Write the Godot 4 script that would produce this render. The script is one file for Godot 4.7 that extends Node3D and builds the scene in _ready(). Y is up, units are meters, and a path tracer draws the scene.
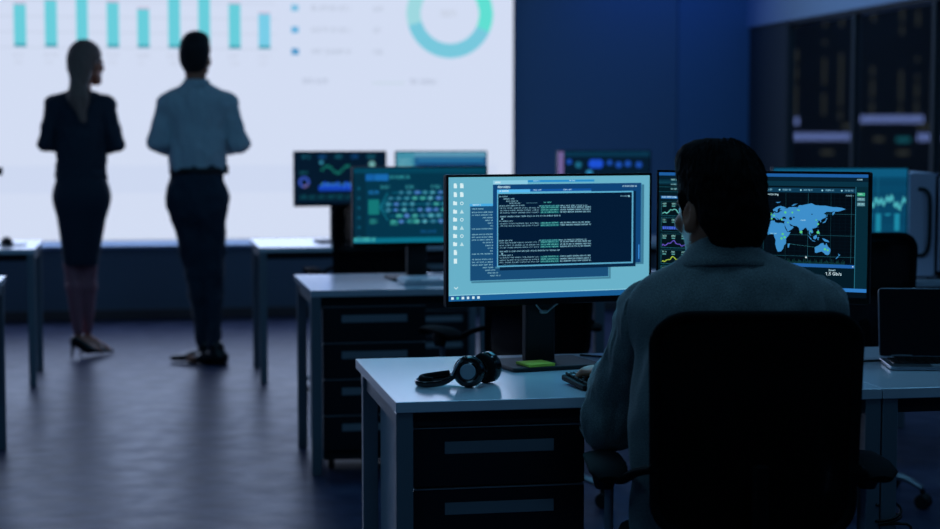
extends Node3D
# An operations room at night: the front row desk, its seated worker and monitors, further rows behind, two people at a big wall display.

const DESK := 0.705
var M := {}


func _ready() -> void:
	seed(7)
	# ---- camera, sky, exposure
	var cam := Camera3D.new()
	cam.name = "camera"
	cam.position = Vector3(0, 1.30, 0)
	cam.rotation = Vector3(-atan(132.5 / 1750.0), deg_to_rad(-10.5), 0)
	var look := CameraAttributesPhysical.new()
	look.frustum_focal_length = 79.395
	look.frustum_focus_distance = 4.12
	look.exposure_aperture = 3.5
	cam.attributes = look
	cam.near = 0.05
	cam.far = 4000
	add_child(cam)
	cam.current = true
	var e := Environment.new()
	e.background_mode = Environment.BG_COLOR
	e.background_color = Color(0.012, 0.03, 0.06)
	e.tonemap_mode = Environment.TONE_MAPPER_LINEAR
	e.tonemap_exposure = 1.0
	e.sdfgi_enabled = true
	e.ssao_enabled = true
	e.ssil_enabled = true
	var we := WorldEnvironment.new()
	we.name = "environment"
	we.environment = e
	add_child(we)
	# ---- large lights: the wall display and unseen ceiling panels, some added as fill
	var big := area_light(self, Vector3(-0.39, 1.95, -12.84), Vector3(0, 0, 1), Vector2(6.1, 2.7), Color(0.70, 0.80, 1.0), WALL_LIGHT)
	big.name = "wall_display_light"
	for p in PANELS:
		ceiling_panel(p)
	materials()
	room()
	wall_washer()
	city()
	wall_display()
	desks()
	monitors()
	desk_things()
	chairs()
	seated_man()
	standing_woman()
	standing_man()


const WALL_LIGHT := 9.5
const PANEL_LIGHT := 1.05
const WASH_LIGHT := 0.35
const PANELS := [Vector3(-1.8, 3.38, 0.0), Vector3(0.9, 3.38, 0.0), Vector3(-1.8, 3.38, -3.4), Vector3(0.9, 3.38, -3.4), Vector3(3.4, 3.38, -3.4), Vector3(-1.8, 3.38, -7.2), Vector3(0.9, 3.38, -7.2), Vector3(3.4, 3.38, -7.2), Vector3(3.4, 3.38, -10.8)]  # the first two and the last are unseen panels added as fill light


# ------------------------------------------------------------------ mesh building
class MB:
	var v := PackedVector3Array()
	var n := PackedVector3Array()
	var uv := PackedVector2Array()
	var ix := PackedInt32Array()

	func pt(p: Vector3, nn: Vector3, t := Vector2.ZERO) -> int:
		v.append(p)
		n.append(nn)
		uv.append(t)
		return v.size() - 1

	func tri(a: int, b: int, c: int) -> void:
		var g := (v[b] - v[a]).cross(v[c] - v[a])
		if g.dot(n[a] + n[b] + n[c]) > 0.0:
			ix.append_array([a, c, b])
		else:
			ix.append_array([a, b, c])

	func quad(a: Vector3, b: Vector3, c: Vector3, d: Vector3, nn: Vector3) -> void:
		var i := pt(a, nn, Vector2(0, 1))
		pt(b, nn, Vector2(1, 1))
		pt(c, nn, Vector2(1, 0))
		pt(d, nn, Vector2(0, 0))
		tri(i, i + 1, i + 2)
		tri(i, i + 2, i + 3)

	func flat_tri(a: Vector3, b: Vector3, c: Vector3, nn: Vector3) -> void:
		var i := pt(a, nn)
		pt(b, nn)
		pt(c, nn)
		tri(i, i + 1, i + 2)

	func box(c: Vector3, s: Vector3, bev := 0.0, t := Transform3D()) -> MB:
		var h := s * 0.5
		var b := minf(bev, minf(h.x, minf(h.y, h.z)) * 0.9)
		for ax in 3:
			var u := (ax + 1) % 3
			var w := (ax + 2) % 3
			for sg in [-1.0, 1.0]:
				var q := []
				for k in [[-1, -1], [1, -1], [1, 1], [-1, 1]]:
					var p := Vector3.ZERO
					p[ax] = sg * h[ax]
					p[u] = k[0] * (h[u] - b)
					p[w] = k[1] * (h[w] - b)
					q.append(t * (c + p))
				var nn := Vector3.ZERO
				nn[ax] = sg
				quad(q[0], q[1], q[2], q[3], (t.basis * nn).normalized())
		if b > 0.0:
			for ax in 3:
				var u := (ax + 1) % 3
				var w := (ax + 2) % 3
				for su in [-1.0, 1.0]:
					for sw in [-1.0, 1.0]:
						var q := []
						for k in [[-1, 0], [1, 0], [1, 1], [-1, 1]]:
							var p := Vector3.ZERO
							p[ax] = k[0] * (h[ax] - b)
							p[u] = su * (h[u] - (b if k[1] else 0.0))
							p[w] = sw * (h[w] - (0.0 if k[1] else b))
							q.append(t * (c + p))
						var nn := Vector3.ZERO
						nn[u] = su
						nn[w] = sw
						quad(q[0], q[1], q[2], q[3], (t.basis * nn).normalized())
			for sx in [-1.0, 1.0]:
				for sy in [-1.0, 1.0]:
					for sz in [-1.0, 1.0]:
						var s3 := Vector3(sx, sy, sz)
						flat_tri(t * (c + s3 * Vector3(h.x, h.y - b, h.z - b)), t * (c + s3 * Vector3(h.x - b, h.y, h.z - b)), t * (c + s3 * Vector3(h.x - b, h.y - b, h.z)), (t.basis * s3).normalized())
		return self

	# a tube along points; rx is the half-width across, ry the half-thickness along «up»
	func tube(p: Array, r: Array, sides := 10, squash := 1.0, up := Vector3.UP, closed := false) -> MB:
		var m := p.size()
		var first := v.size()
		var prev := up
		for i in m:
			var a: Vector3 = p[(i - 1 + m) % m] if closed or i > 0 else p[i]
			var b: Vector3 = p[(i + 1) % m] if closed or i < m - 1 else p[i]
			var d := (b - a).normalized()
			var y := prev - d * prev.dot(d)
			if y.length() < 0.05:
				y = d.cross(Vector3(0.31, 0.2, 0.93))
			y = y.normalized()
			prev = y
			var x := d.cross(y)
			var rr: float = r[mini(i, r.size() - 1)]
			for k in sides:
				var f := TAU * k / sides
				var o := x * cos(f) * rr + y * sin(f) * rr * squash
				var nn := (x * cos(f) * squash + y * sin(f)).normalized()
				pt(p[i] + o, nn, Vector2(float(k) / sides, float(i) / m))
		var rows := m if closed else m - 1
		for i in rows:
			for k in sides:
				var a := first + i * sides + k
				var b := first + i * sides + (k + 1) % sides
				var c := first + ((i + 1) % m) * sides + (k + 1) % sides
				var d := first + ((i + 1) % m) * sides + k
				tri(a, b, c)
				tri(a, c, d)
		if not closed:
			for e in [0, m - 1]:
				var other: Vector3 = p[1] if e == 0 else p[m - 2]
				var nn: Vector3 = (p[e] - other).normalized()
				var c := pt(p[e] + nn * float(r[mini(e, r.size() - 1)]) * 0.25, nn)
				var ring := []
				for k in sides:
					ring.append(pt(v[first + e * sides + k], nn))
				for k in sides:
					tri(c, ring[k], ring[(k + 1) % sides])
		return self

	# profile of (radius, height) points turned about y
	func lathe(prof: Array, segs := 20, t := Transform3D()) -> MB:
		for i in prof.size() - 1:
			var a: Vector2 = prof[i]
			var b: Vector2 = prof[i + 1]
			var dn := Vector2(b.y - a.y, a.x - b.x).normalized()
			var first := v.size()
			for k in segs + 1:
				var f := TAU * k / segs
				var nn := (t.basis * Vector3(cos(f) * dn.x, dn.y, sin(f) * dn.x)).normalized()
				pt(t * Vector3(cos(f) * a.x, a.y, sin(f) * a.x), nn, Vector2(float(k) / segs, 0))
				pt(t * Vector3(cos(f) * b.x, b.y, sin(f) * b.x), nn, Vector2(float(k) / segs, 1))
			for k in segs:
				var q := first + k * 2
				tri(q, q + 2, q + 3)
				tri(q, q + 3, q + 1)
		return self

	# closed outlines (same count) stacked in space, capped at both ends
	func loft(rings: Array) -> MB:
		var m: int = rings[0].size()
		var first := v.size()
		var mid := Vector3.ZERO
		for ring in rings:
			for p in ring:
				mid += p
		mid /= float(m * rings.size())
		for i in rings.size():
			for k in m:
				var p: Vector3 = rings[i][k]
				var along: Vector3 = rings[i][(k + 1) % m] - rings[i][(k - 1 + m) % m]
				var i0 := maxi(i - 1, 0)
				var i1 := mini(i + 1, rings.size() - 1)
				var across: Vector3 = rings[i1][k] - rings[i0][k]
				var nn := along.cross(across).normalized()
				if nn.dot(p - mid) < 0.0:
					nn = -nn
				pt(p, nn, Vector2(float(k) / m, float(i) / rings.size()))
		for i in rings.size() - 1:
			for k in m:
				var a := first + i * m + k
				var b := first + i * m + (k + 1) % m
				tri(a, b, b + m)
				tri(a, b + m, a + m)
		for e in [0, rings.size() - 1]:
			var c := Vector3.ZERO
			for p in rings[e]:
				c += p
			c /= m
			var other: Vector3 = rings[1][0] - rings[0][0] if e == 0 else rings[e - 1][0] - rings[e][0]
			var nn: Vector3 = (rings[e][1] - rings[e][0]).cross(rings[e][m / 3] - rings[e][0]).normalized()
			if nn.dot(other) > 0.0:
				nn = -nn
			var ci := pt(c, nn)
			var r0 := v.size()
			for p in rings[e]:
				pt(p, nn)
			for k in m:
				tri(ci, r0 + k, r0 + (k + 1) % m)
		return self

	func mesh() -> ArrayMesh:
		var a := []
		a.resize(Mesh.ARRAY_MAX)
		a[Mesh.ARRAY_VERTEX] = v
		a[Mesh.ARRAY_NORMAL] = n
		a[Mesh.ARRAY_TEX_UV] = uv
		a[Mesh.ARRAY_INDEX] = ix
		var m := ArrayMesh.new()
		m.add_surface_from_arrays(Mesh.PRIMITIVE_TRIANGLES, a)
		return m


# ------------------------------------------------------------------ smooth bodies: distance field of capsules and ellipsoids, meshed as surface nets
class Body:
	var inv: Array[Transform3D] = []
	var pb := PackedVector3Array()
	var ra := PackedFloat32Array()
	var rb := PackedFloat32Array()
	var sc := PackedFloat32Array()
	var kk := PackedFloat32Array()
	var cut := PackedByteArray()
	var lo := Vector3(1e9, 1e9, 1e9)
	var hi := Vector3(-1e9, -1e9, -1e9)

	func grow(p: Vector3, r: float) -> void:
		lo = lo.min(p - Vector3(r, r, r))
		hi = hi.max(p + Vector3(r, r, r))

	func put(t: Transform3D, b: Vector3, r0: float, r1: float, s: float, k: float, sub: bool) -> void:
		inv.append(t)
		pb.append(b)
		ra.append(r0)
		rb.append(r1)
		sc.append(s)
		kk.append(k)
		cut.append(1 if sub else 0)

	func cap(a: Vector3, b: Vector3, r0: float, r1: float, k := 0.02, sub := false) -> void:
		put(Transform3D(Basis(), -a), b - a, r0, r1, 1.0, k, sub)
		if not sub:
			grow(a, r0)
			grow(b, r1)

	# capsule whose section is squashed along the axes of a basis
	func flat(a: Vector3, b: Vector3, r0: float, r1: float, squash: Vector3, basis := Basis(), k := 0.02, sub := false) -> void:
		var t := Transform3D(basis, a) * Transform3D(Basis.from_scale(squash), Vector3.ZERO)
		var i := t.affine_inverse()
		put(i, i * b, r0, r1, minf(squash.x, minf(squash.y, squash.z)), k, sub)
		if not sub:
			var big := maxf(squash.x, maxf(squash.y, squash.z))
			grow(a, r0 * big)
			grow(b, r1 * big)

	func ell(c: Vector3, r: Vector3, basis := Basis(), k := 0.02, sub := false) -> void:
		flat(c, c, 1.0, 1.0, r, basis, k, sub)

	func one(i: int, p: Vector3) -> float:
		var q := inv[i] * p
		var b := pb[i]
		var bb := b.length_squared()
		if bb < 1e-12:
			return (q.length() - ra[i]) * sc[i]
		var h := clampf(q.dot(b) / bb, 0.0, 1.0)
		return ((q - b * h).length() - lerpf(ra[i], rb[i], h)) * sc[i]

	func at(p: Vector3, list: PackedInt32Array) -> float:
		var d := 1e3
		for i in list:
			var e := one(i, p)
			var k := kk[i]
			if cut[i]:
				e = -e
				var h := maxf(k - absf(d - e), 0.0) / k
				d = maxf(d, e) + h * h * k * 0.25
			else:
				var h := maxf(k - absf(d - e), 0.0) / k
				d = minf(d, e) - h * h * k * 0.25
		return d

	func net(m: MB, cell: float, box_lo = null, box_hi = null, warp: Variant = null) -> void:
		var l: Vector3 = (lo if box_lo == null else box_lo) - Vector3.ONE * cell * 2.0
		var u: Vector3 = (hi if box_hi == null else box_hi) + Vector3.ONE * cell * 2.0
		var bs := 6
		var nb := Vector3i(((u - l) / (cell * bs)).ceil())
		var nx := nb.x * bs + 1
		var ny := nb.y * bs + 1
		var nz := nb.z * bs + 1
		var val := PackedFloat32Array()
		val.resize(nx * ny * nz)
		val.fill(1.0)
		var id := PackedInt32Array()
		id.resize(nx * ny * nz)
		id.fill(-1)
		var done := PackedByteArray()
		done.resize(nx * ny * nz)
		var all := PackedInt32Array(range(inv.size()))
		var rad := cell * bs * 0.5 * 1.7321
		var active: Array[Vector3i] = []
		for bx in nb.x:
			for by in nb.y:
				for bz in nb.z:
					var c := l + (Vector3(bx, by, bz) + Vector3.ONE * 0.5) * (cell * bs)
					var d := at(c, all)
					if absf(d) > rad * 1.02 + 0.002:
						if d < 0.0:
							for x in range(bx * bs, bx * bs + bs + 1):
								for y in range(by * bs, by * bs + bs + 1):
									for z in range(bz * bs, bz * bs + bs + 1):
										var w := (x * ny + y) * nz + z
										if not done[w]:
											val[w] = -1.0
						continue
					active.append(Vector3i(bx, by, bz))
					var list := PackedInt32Array()
					for i in all:
						if one(i, c) < rad * 2.0 + kk[i] + maxf(d, 0.0) + 0.004:
							list.append(i)
					for x in range(bx * bs, bx * bs + bs + 1):
						for y in range(by * bs, by * bs + bs + 1):
							for z in range(bz * bs, bz * bs + bs + 1):
								var w := (x * ny + y) * nz + z
								if not done[w]:
									done[w] = 1
									val[w] = at(l + Vector3(x, y, z) * cell, list)
		var base := m.v.size()
		var pts := PackedVector3Array()
		var edges := [[0, 1], [0, 2], [0, 4], [1, 3], [1, 5], [2, 3], [2, 6], [3, 7], [4, 5], [4, 6], [5, 7], [6, 7]]
		var off := PackedInt32Array()
		var pos := PackedVector3Array()
		for k in 8:
			off.append(((k & 1) * ny + ((k >> 1) & 1)) * nz + ((k >> 2) & 1))
			pos.append(Vector3(k & 1, (k >> 1) & 1, (k >> 2) & 1))
		for b in active:
			for x in range(b.x * bs, b.x * bs + bs):
				for y in range(b.y * bs, b.y * bs + bs):
					for z in range(b.z * bs, b.z * bs + bs):
						var w := (x * ny + y) * nz + z
						var neg := 0
						for k in 8:
							if val[w + off[k]] < 0.0:
								neg += 1
						if neg == 0 or neg == 8:
							continue
						var sum := Vector3.ZERO
						var cnt := 0
						for e in edges:
							var p: int = e[0]
							var q: int = e[1]
							var va := val[w + off[p]]
							var vb := val[w + off[q]]
							if (va < 0.0) != (vb < 0.0):
								sum += pos[p].lerp(pos[q], va / (va - vb))
								cnt += 1
						id[w] = pts.size()
						pts.append(l + (Vector3(x, y, z) + sum / cnt) * cell)
		if warp != null:
			for i in pts.size():
				pts[i] = warp.call(pts[i])
		var nor := PackedVector3Array()
		nor.resize(pts.size())
		var tris := PackedInt32Array()
		var sx := ny * nz
		var step := [sx, nz, 1]
		for b in active:
			for x in range(maxi(1, b.x * bs), b.x * bs + bs):
				for y in range(maxi(1, b.y * bs), b.y * bs + bs):
					for z in range(maxi(1, b.z * bs), b.z * bs + bs):
						var w := (x * ny + y) * nz + z
						var s0 := val[w] < 0.0
						for ax in 3:
							if (val[w + step[ax]] < 0.0) == s0:
								continue
							var du: int = step[(ax + 1) % 3]
							var dv: int = step[(ax + 2) % 3]
							var a := id[w]
							var bb := id[w - du]
							var c := id[w - du - dv]
							var d := id[w - dv]
							if a < 0 or bb < 0 or c < 0 or d < 0:
								continue
							if s0:
								tris.append_array([a, bb, c, a, c, d])
							else:
								tris.append_array([a, c, bb, a, d, c])
		for i in range(0, tris.size(), 3):
			var a := tris[i]
			var b := tris[i + 1]
			var c := tris[i + 2]
			var g := (pts[c] - pts[a]).cross(pts[b] - pts[a])
			nor[a] += g
			nor[b] += g
			nor[c] += g
		for i in pts.size():
			m.pt(pts[i], nor[i].normalized(), Vector2(pts[i].x, pts[i].y))
		for i in tris:
			m.ix.append(base + i)


# ------------------------------------------------------------------ scene building
func part(called: String, b: Variant, m: Material, parent: Node3D) -> MeshInstance3D:
	var o := MeshInstance3D.new()
	o.name = called
	o.mesh = b.mesh() if b is MB else b
	o.material_override = m
	parent.add_child(o, true)
	return o


func thing(called: String, label: String, category: String, at := Vector3.ZERO, turn := 0.0, group := "") -> Node3D:
	var o := Node3D.new()
	o.name = called
	o.position = at
	o.rotation.y = deg_to_rad(turn)
	add_child(o, true)
	tag(o, label, category, group)
	return o


func tag(o: Node3D, label: String, category: String, group := "") -> void:
	o.set_meta("label", label)
	o.set_meta("category", category)
	if group:
		o.set_meta("group", group)


func struct(called: String, b: Variant, m: Material, label := "") -> MeshInstance3D:
	var o := part(called, b, m, self)
	o.set_meta("kind", "structure")
	if label:
		o.set_meta("label", label)
	return o


func stuff(o: Node3D) -> void:
	o.set_meta("kind", "stuff")


func area_light(parent: Node3D, at: Vector3, facing: Vector3, size: Vector2, c: Color, energy: float) -> AreaLight3D:
	var a := AreaLight3D.new()
	a.name = "panel_light"
	a.area_size = size
	a.light_color = c
	a.light_energy = energy
	a.area_range = 30.0
	a.area_attenuation = 2.0
	a.shadow_enabled = true
	a.position = at
	a.basis = Basis.looking_at(facing, Vector3.UP if absf(facing.y) < 0.9 else Vector3.FORWARD)
	parent.add_child(a, true)
	return a


func copy_of(o: Node3D, at: Vector3, turn: float, label: String) -> Node3D:
	var c: Node3D = o.duplicate()
	c.name = o.name
	c.position = at
	c.rotation.y = deg_to_rad(turn)
	add_child(c, true)
	c.set_meta("label", label)
	return c


func rrect(w: float, h: float, r: float, seg := 5) -> PackedVector2Array:
	var p := PackedVector2Array()
	for q in 4:
		var cx := (w / 2 - r) * (1 if q == 0 or q == 3 else -1)
		var cy := (h / 2 - r) * (1 if q < 2 else -1)
		for k in seg + 1:
			var f := PI / 2 * (q + float(k) / seg)
			p.append(Vector2(cx + cos(f) * r, cy + sin(f) * r))
	return p


# a rounded slab standing on y: outline in x and z, softened top and bottom
func slab(w: float, d: float, r: float, y0: float, y1: float, soft: float, t := Transform3D()) -> MB:
	var rings := []
	for s in [[0, soft], [0.3, soft * 0.3], [1, 0], [-1, 0], [-0.3, soft * 0.3], [0, soft]]:
		var ring := []
		var y: float = y0 + soft * s[0] if rings.size() < 3 else y1 + soft * s[0]
		for p in rrect(w - 2 * s[1], d - 2 * s[1], maxf(r - s[1] * 0.5, 0.002)):
			ring.append(t * Vector3(p.x, y, p.y))
		rings.append(ring)
	return MB.new().loft(rings)


func smooth(p: Array, per := 6) -> Array:
	var c := Curve3D.new()
	for i in p.size():
		var a: Vector3 = p[maxi(i - 1, 0)]
		var b: Vector3 = p[mini(i + 1, p.size() - 1)]
		var t := (b - a) / 6.0
		c.add_point(p[i], -t, t)
	var out := []
	for i in (p.size() - 1) * per + 1:
		out.append(c.sample(mini(i / per, p.size() - 2), float(i - mini(i / per, p.size() - 2) * per) / per))
	return out


# ------------------------------------------------------------------ materials
func mat(c: Color, rough: float, metal := 0.0) -> StandardMaterial3D:
	var m := StandardMaterial3D.new()
	m.albedo_color = c
	m.roughness = rough
	m.metallic = metal
	return m


func noise_tex(freq: float, octaves: int, ramp: Array, size := 512, kind := FastNoiseLite.TYPE_SIMPLEX_SMOOTH, sd := 3) -> NoiseTexture2D:
	var f := FastNoiseLite.new()
	f.seed = sd
	f.noise_type = kind
	f.frequency = freq
	f.fractal_octaves = octaves
	var t := NoiseTexture2D.new()
	t.width = size
	t.height = size
	t.seamless = true
	t.noise = f
	if ramp.size():
		var g := Gradient.new()
		g.offsets = PackedFloat32Array(ramp.map(func(r): return r[0]))
		g.colors = PackedColorArray(ramp.map(func(r): return r[1]))
		t.color_ramp = g
	return t


func grain(m: StandardMaterial3D, scale: float, height: float, tex: Texture2D, world := false) -> void:
	m.uv1_triplanar = true
	m.uv1_world_triplanar = world
	m.uv1_scale = Vector3.ONE * scale
	if height > 0.0:
		m.heightmap_enabled = true
		m.heightmap_texture = tex
		m.heightmap_scale = height


func materials() -> void:
	var fine := noise_tex(0.06, 3, [])
	var weave := noise_tex(0.22, 2, [], 256)
	# polished concrete: mottled in tone and in gloss
	M.floor = mat(Color(1, 1, 1), 1.0)
	M.floor.albedo_texture = noise_tex(0.012, 5, [[0.2, Color(0.18, 0.21, 0.31)], [0.45, Color(0.21, 0.24, 0.345)], [0.62, Color(0.23, 0.265, 0.37)], [0.85, Color(0.28, 0.305, 0.39)]], 1024)
	M.floor.roughness_texture = noise_tex(0.014, 4, [[0.2, Color(0.35, 0.35, 0.35)], [0.8, Color(0.41, 0.41, 0.41)]], 1024, FastNoiseLite.TYPE_SIMPLEX_SMOOTH, 9)
	grain(M.floor, 0.4, 0.0, M.floor.roughness_texture, true)
	M.floor.metallic_specular = 0.27
	M.wall = mat(Color(0.44, 0.55, 0.66), 0.8)
	grain(M.wall, 1.2, 0.06, fine, true)
	M.blue_wall = mat(Color(0.40, 0.55, 0.70), 0.7)
	grain(M.blue_wall, 1.2, 0.06, fine, true)
	M.pier = mat(Color(0.20, 0.24, 0.27), 0.8)
	grain(M.pier, 1.2, 0.05, fine, true)
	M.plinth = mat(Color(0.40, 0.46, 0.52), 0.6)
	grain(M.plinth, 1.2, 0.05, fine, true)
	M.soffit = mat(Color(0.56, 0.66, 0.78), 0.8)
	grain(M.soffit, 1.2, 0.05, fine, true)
	M.ceiling = mat(Color(0.35, 0.37, 0.40), 0.9)
	grain(M.ceiling, 1.2, 0.05, fine, true)
	M.base = mat(Color(0.34, 0.30, 0.30), 0.5)
	M.dark_metal = mat(Color(0.06, 0.07, 0.08), 0.45, 0.3)
	M.glass = mat(Color(0.8, 0.9, 1.0, 0.01), 0.02)
	M.glass.metallic_specular = 0.12
	M.glass.transparency = BaseMaterial3D.TRANSPARENCY_ALPHA
	# desks
	M.top = mat(Color(0.82, 0.83, 0.86), 0.18)
	grain(M.top, 3.0, 0.01, fine)
	M.leg = mat(Color(0.44, 0.47, 0.50), 0.32)
	grain(M.leg, 4.0, 0.01, fine)
	M.cabinet = mat(Color(0.085, 0.10, 0.12), 0.5)
	grain(M.cabinet, 4.0, 0.01, fine)
	M.drawer = mat(Color(0.09, 0.10, 0.12), 0.36)
	grain(M.drawer, 4.0, 0.01, fine)
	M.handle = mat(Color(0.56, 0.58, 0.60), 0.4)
	# electronics
	M.black = mat(Color(0.05, 0.052, 0.055), 0.55)
	M.black_soft = mat(Color(0.035, 0.037, 0.040), 0.8)
	M.black_soft.metallic_specular = 0.25
	M.gloss = mat(Color(0.03, 0.033, 0.038), 0.18)
	M.silver = mat(Color(0.62, 0.64, 0.67), 0.32, 0.9)
	M.tower = mat(Color(0.86, 0.83, 0.90), 0.4)
	M.grey_disc = mat(Color(0.56, 0.60, 0.63), 0.35)
	M.white_plastic = mat(Color(0.78, 0.80, 0.83), 0.4)
	M.key = mat(Color(0.045, 0.048, 0.052), 0.6)
	M.key.metallic_specular = 0.3
	M.legend = mat(Color(0.75, 0.77, 0.8), 0.5)
	M.note = mat(Color(0.82, 0.88, 0.30), 0.8)
	M.dark_screen = mat(Color(0.012, 0.014, 0.018), 0.14)
	# chairs
	M.mesh = mat(Color(0.03, 0.033, 0.037), 0.9)
	M.mesh.metallic_specular = 0.2
	M.frame = mat(Color(0.03, 0.033, 0.037), 0.75)
	M.frame.metallic_specular = 0.25
	M.cushion = mat(Color(0.03, 0.033, 0.04), 0.9)
	grain(M.cushion, 30.0, 0.05, weave)
	M.alu = mat(Color(0.66, 0.68, 0.70), 0.35, 0.85)
	M.post = mat(Color(0.50, 0.52, 0.55), 0.4, 0.3)
	# people
	M.skin = mat(Color(0.72, 0.44, 0.32), 0.55)
	M.skin.subsurf_scatter_enabled = true
	M.skin.subsurf_scatter_strength = 0.08
	grain(M.skin, 18.0, 0.015, fine)
	M.eye = mat(Color(0.82, 0.80, 0.78), 0.15)
	M.iris = mat(Color(0.10, 0.06, 0.04), 0.15)
	M.hair = mat(Color(0.06, 0.045, 0.04), 0.8)
	M.hair.metallic_specular = 0.2
	M.hair_dark = mat(Color(0.07, 0.06, 0.06), 0.7)
	M.hair_blond = mat(Color(0.54, 0.44, 0.39), 0.6)
	var strand := noise_tex(0.09, 3, [], 256, FastNoiseLite.TYPE_SIMPLEX_SMOOTH, 21)
	for h in [M.hair, M.hair_dark, M.hair_blond]:
		grain(h, 1.0, 0.06, strand)
		h.uv1_scale = Vector3(26, 4, 26)
	# heathered wool: flecks of darker and lighter yarn
	M.jacket = mat(Color(1, 1, 1), 0.95)
	M.jacket.albedo_texture = noise_tex(0.16, 3, [[0.25, Color(0.23, 0.245, 0.24)], [0.45, Color(0.36, 0.38, 0.37)], [0.58, Color(0.44, 0.46, 0.45)], [0.75, Color(0.63, 0.65, 0.63)]], 512, FastNoiseLite.TYPE_SIMPLEX_SMOOTH, 5)
	grain(M.jacket, 5.0, 0.05, weave)
	M.jacket.rim_enabled = true
	M.jacket.rim = 0.6
	M.jacket.rim_tint = 0.6
	M.trousers = mat(Color(0.14, 0.17, 0.21), 0.9)
	grain(M.trousers, 14.0, 0.06, weave)
	M.shirt = mat(Color(0.74, 0.80, 0.82), 0.85)
	grain(M.shirt, 14.0, 0.04, weave)
	M.suit = mat(Color(0.12, 0.19, 0.25), 0.85)
	grain(M.suit, 14.0, 0.05, weave)
	M.tights = mat(Color(0.60, 0.38, 0.41), 0.6)
	M.shoe = mat(Color(0.03, 0.025, 0.025), 0.3)
	M.belt = mat(Color(0.03, 0.025, 0.022), 0.4)


# a screen that glows with a drawn picture
func screen_mat(im: Image, energy: float, rough := 0.3) -> StandardMaterial3D:
	var m := mat(Color(0.02, 0.02, 0.022), rough)
	m.metallic_specular = 0.3
	m.emission_enabled = true
	m.emission_texture = ImageTexture.create_from_image(im)
	m.emission_energy_multiplier = energy
	m.texture_repeat = false
	return m


# ------------------------------------------------------------------ drawn pictures for the screens (flat print)
class Pic:
	var im: Image
	var w: int
	var h: int
	var r := RandomNumberGenerator.new()

	func _init(ww: int, hh: int, c: Color, sd := 1) -> void:
		w = ww
		h = hh
		im = Image.create(w, h, false, Image.FORMAT_RGB8)
		im.fill(c)
		r.seed = sd

	func rect(u0: float, v0: float, u1: float, v1: float, c: Color) -> void:
		var x := roundi(u0 * w)
		var y := roundi(v0 * h)
		im.fill_rect(Rect2i(x, y, maxi(1, roundi(u1 * w) - x), maxi(1, roundi(v1 * h) - y)), c)

	func mix(u0: float, v0: float, u1: float, v1: float, c: Color, a: float) -> void:
		for y in range(maxi(0, roundi(v0 * h)), mini(h, maxi(roundi(v1 * h), roundi(v0 * h) + 1))):
			for x in range(maxi(0, roundi(u0 * w)), mini(w, maxi(roundi(u1 * w), roundi(u0 * w) + 1))):
				im.set_pixel(x, y, im.get_pixel(x, y).lerp(c, a))

	func frame(u0: float, v0: float, u1: float, v1: float, t: float, c: Color) -> void:
		var tv := t * w / h
		rect(u0, v0, u1, v0 + tv, c)
		rect(u0, v1 - tv, u1, v1, c)
		rect(u0, v0, u0 + t, v1, c)
		rect(u1 - t, v0, u1, v1, c)

	func disc(u: float, vv: float, rad: float, c: Color, inner := 0.0, a0 := -10.0, a1 := 10.0) -> void:
		var R := rad * w
		var ri := inner * w
		for y in range(maxi(0, int(vv * h - R)), mini(h, int(vv * h + R) + 1)):
			for x in range(maxi(0, int(u * w - R)), mini(w, int(u * w + R) + 1)):
				var d := Vector2(x + 0.5 - u * w, y + 0.5 - vv * h)
				if d.length() <= R and d.length() >= ri and d.angle() >= a0 and d.angle() <= a1:
					im.set_pixel(x, y, c)

	func line(a: Vector2, b: Vector2, t: float, c: Color) -> void:
		var n := int(maxf(absf(a.x - b.x) * w, absf(a.y - b.y) * h)) + 1
		for i in n + 1:
			var p := a.lerp(b, float(i) / n)
			im.fill_rect(Rect2i(int(p.x * w), int(p.y * h), maxi(1, int(t * w)), maxi(1, int(t * w))), c)

	# a row of illegible small type
	func type(u0: float, v0: float, u1: float, hgt: float, c: Color, fill := 0.75) -> void:
		var x := int(u0 * w)
		var end := int(u1 * w)
		var y0 := int(v0 * h)
		var hh := maxi(2, int(hgt * h))
		var word := r.randi_range(3, 9)
		while x < end:
			if word == 0:
				x += 4
				word = r.randi_range(3, 11)
				continue
			word -= 1
			var gw := r.randi_range(2, 3)
			for gx in gw:
				for gy in hh:
					if r.randf() < fill and x + gx < mini(end, w) and y0 + gy < h:
						im.set_pixel(x + gx, y0 + gy, c)
			x += gw + 1

	func poly(p: PackedVector2Array, c: Color) -> void:
		var top := 1e9
		var bot := -1e9
		for q in p:
			top = minf(top, q.y)
			bot = maxf(bot, q.y)
		for y in range(maxi(0, int(top * h)), mini(h, int(bot * h) + 1)):
			var yy := (y + 0.5) / h
			var xs := []
			for i in p.size():
				var a := p[i]
				var b := p[(i + 1) % p.size()]
				if (a.y <= yy) != (b.y <= yy):
					xs.append(a.x + (yy - a.y) / (b.y - a.y) * (b.x - a.x))
			xs.sort()
			for k in range(0, xs.size() - 1, 2):
				var x0 := maxi(0, roundi(xs[k] * w))
				im.fill_rect(Rect2i(x0, y, maxi(0, roundi(xs[k + 1] * w) - x0), 1), c)


func rgb(r: int, g: int, b: int) -> Color:
	return Color8(r, g, b)


const WD_X0 := -3.5
const WD_X1 := 2.72
const WD_Y0 := 0.518
const WD_Y1 := 3.30


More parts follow.
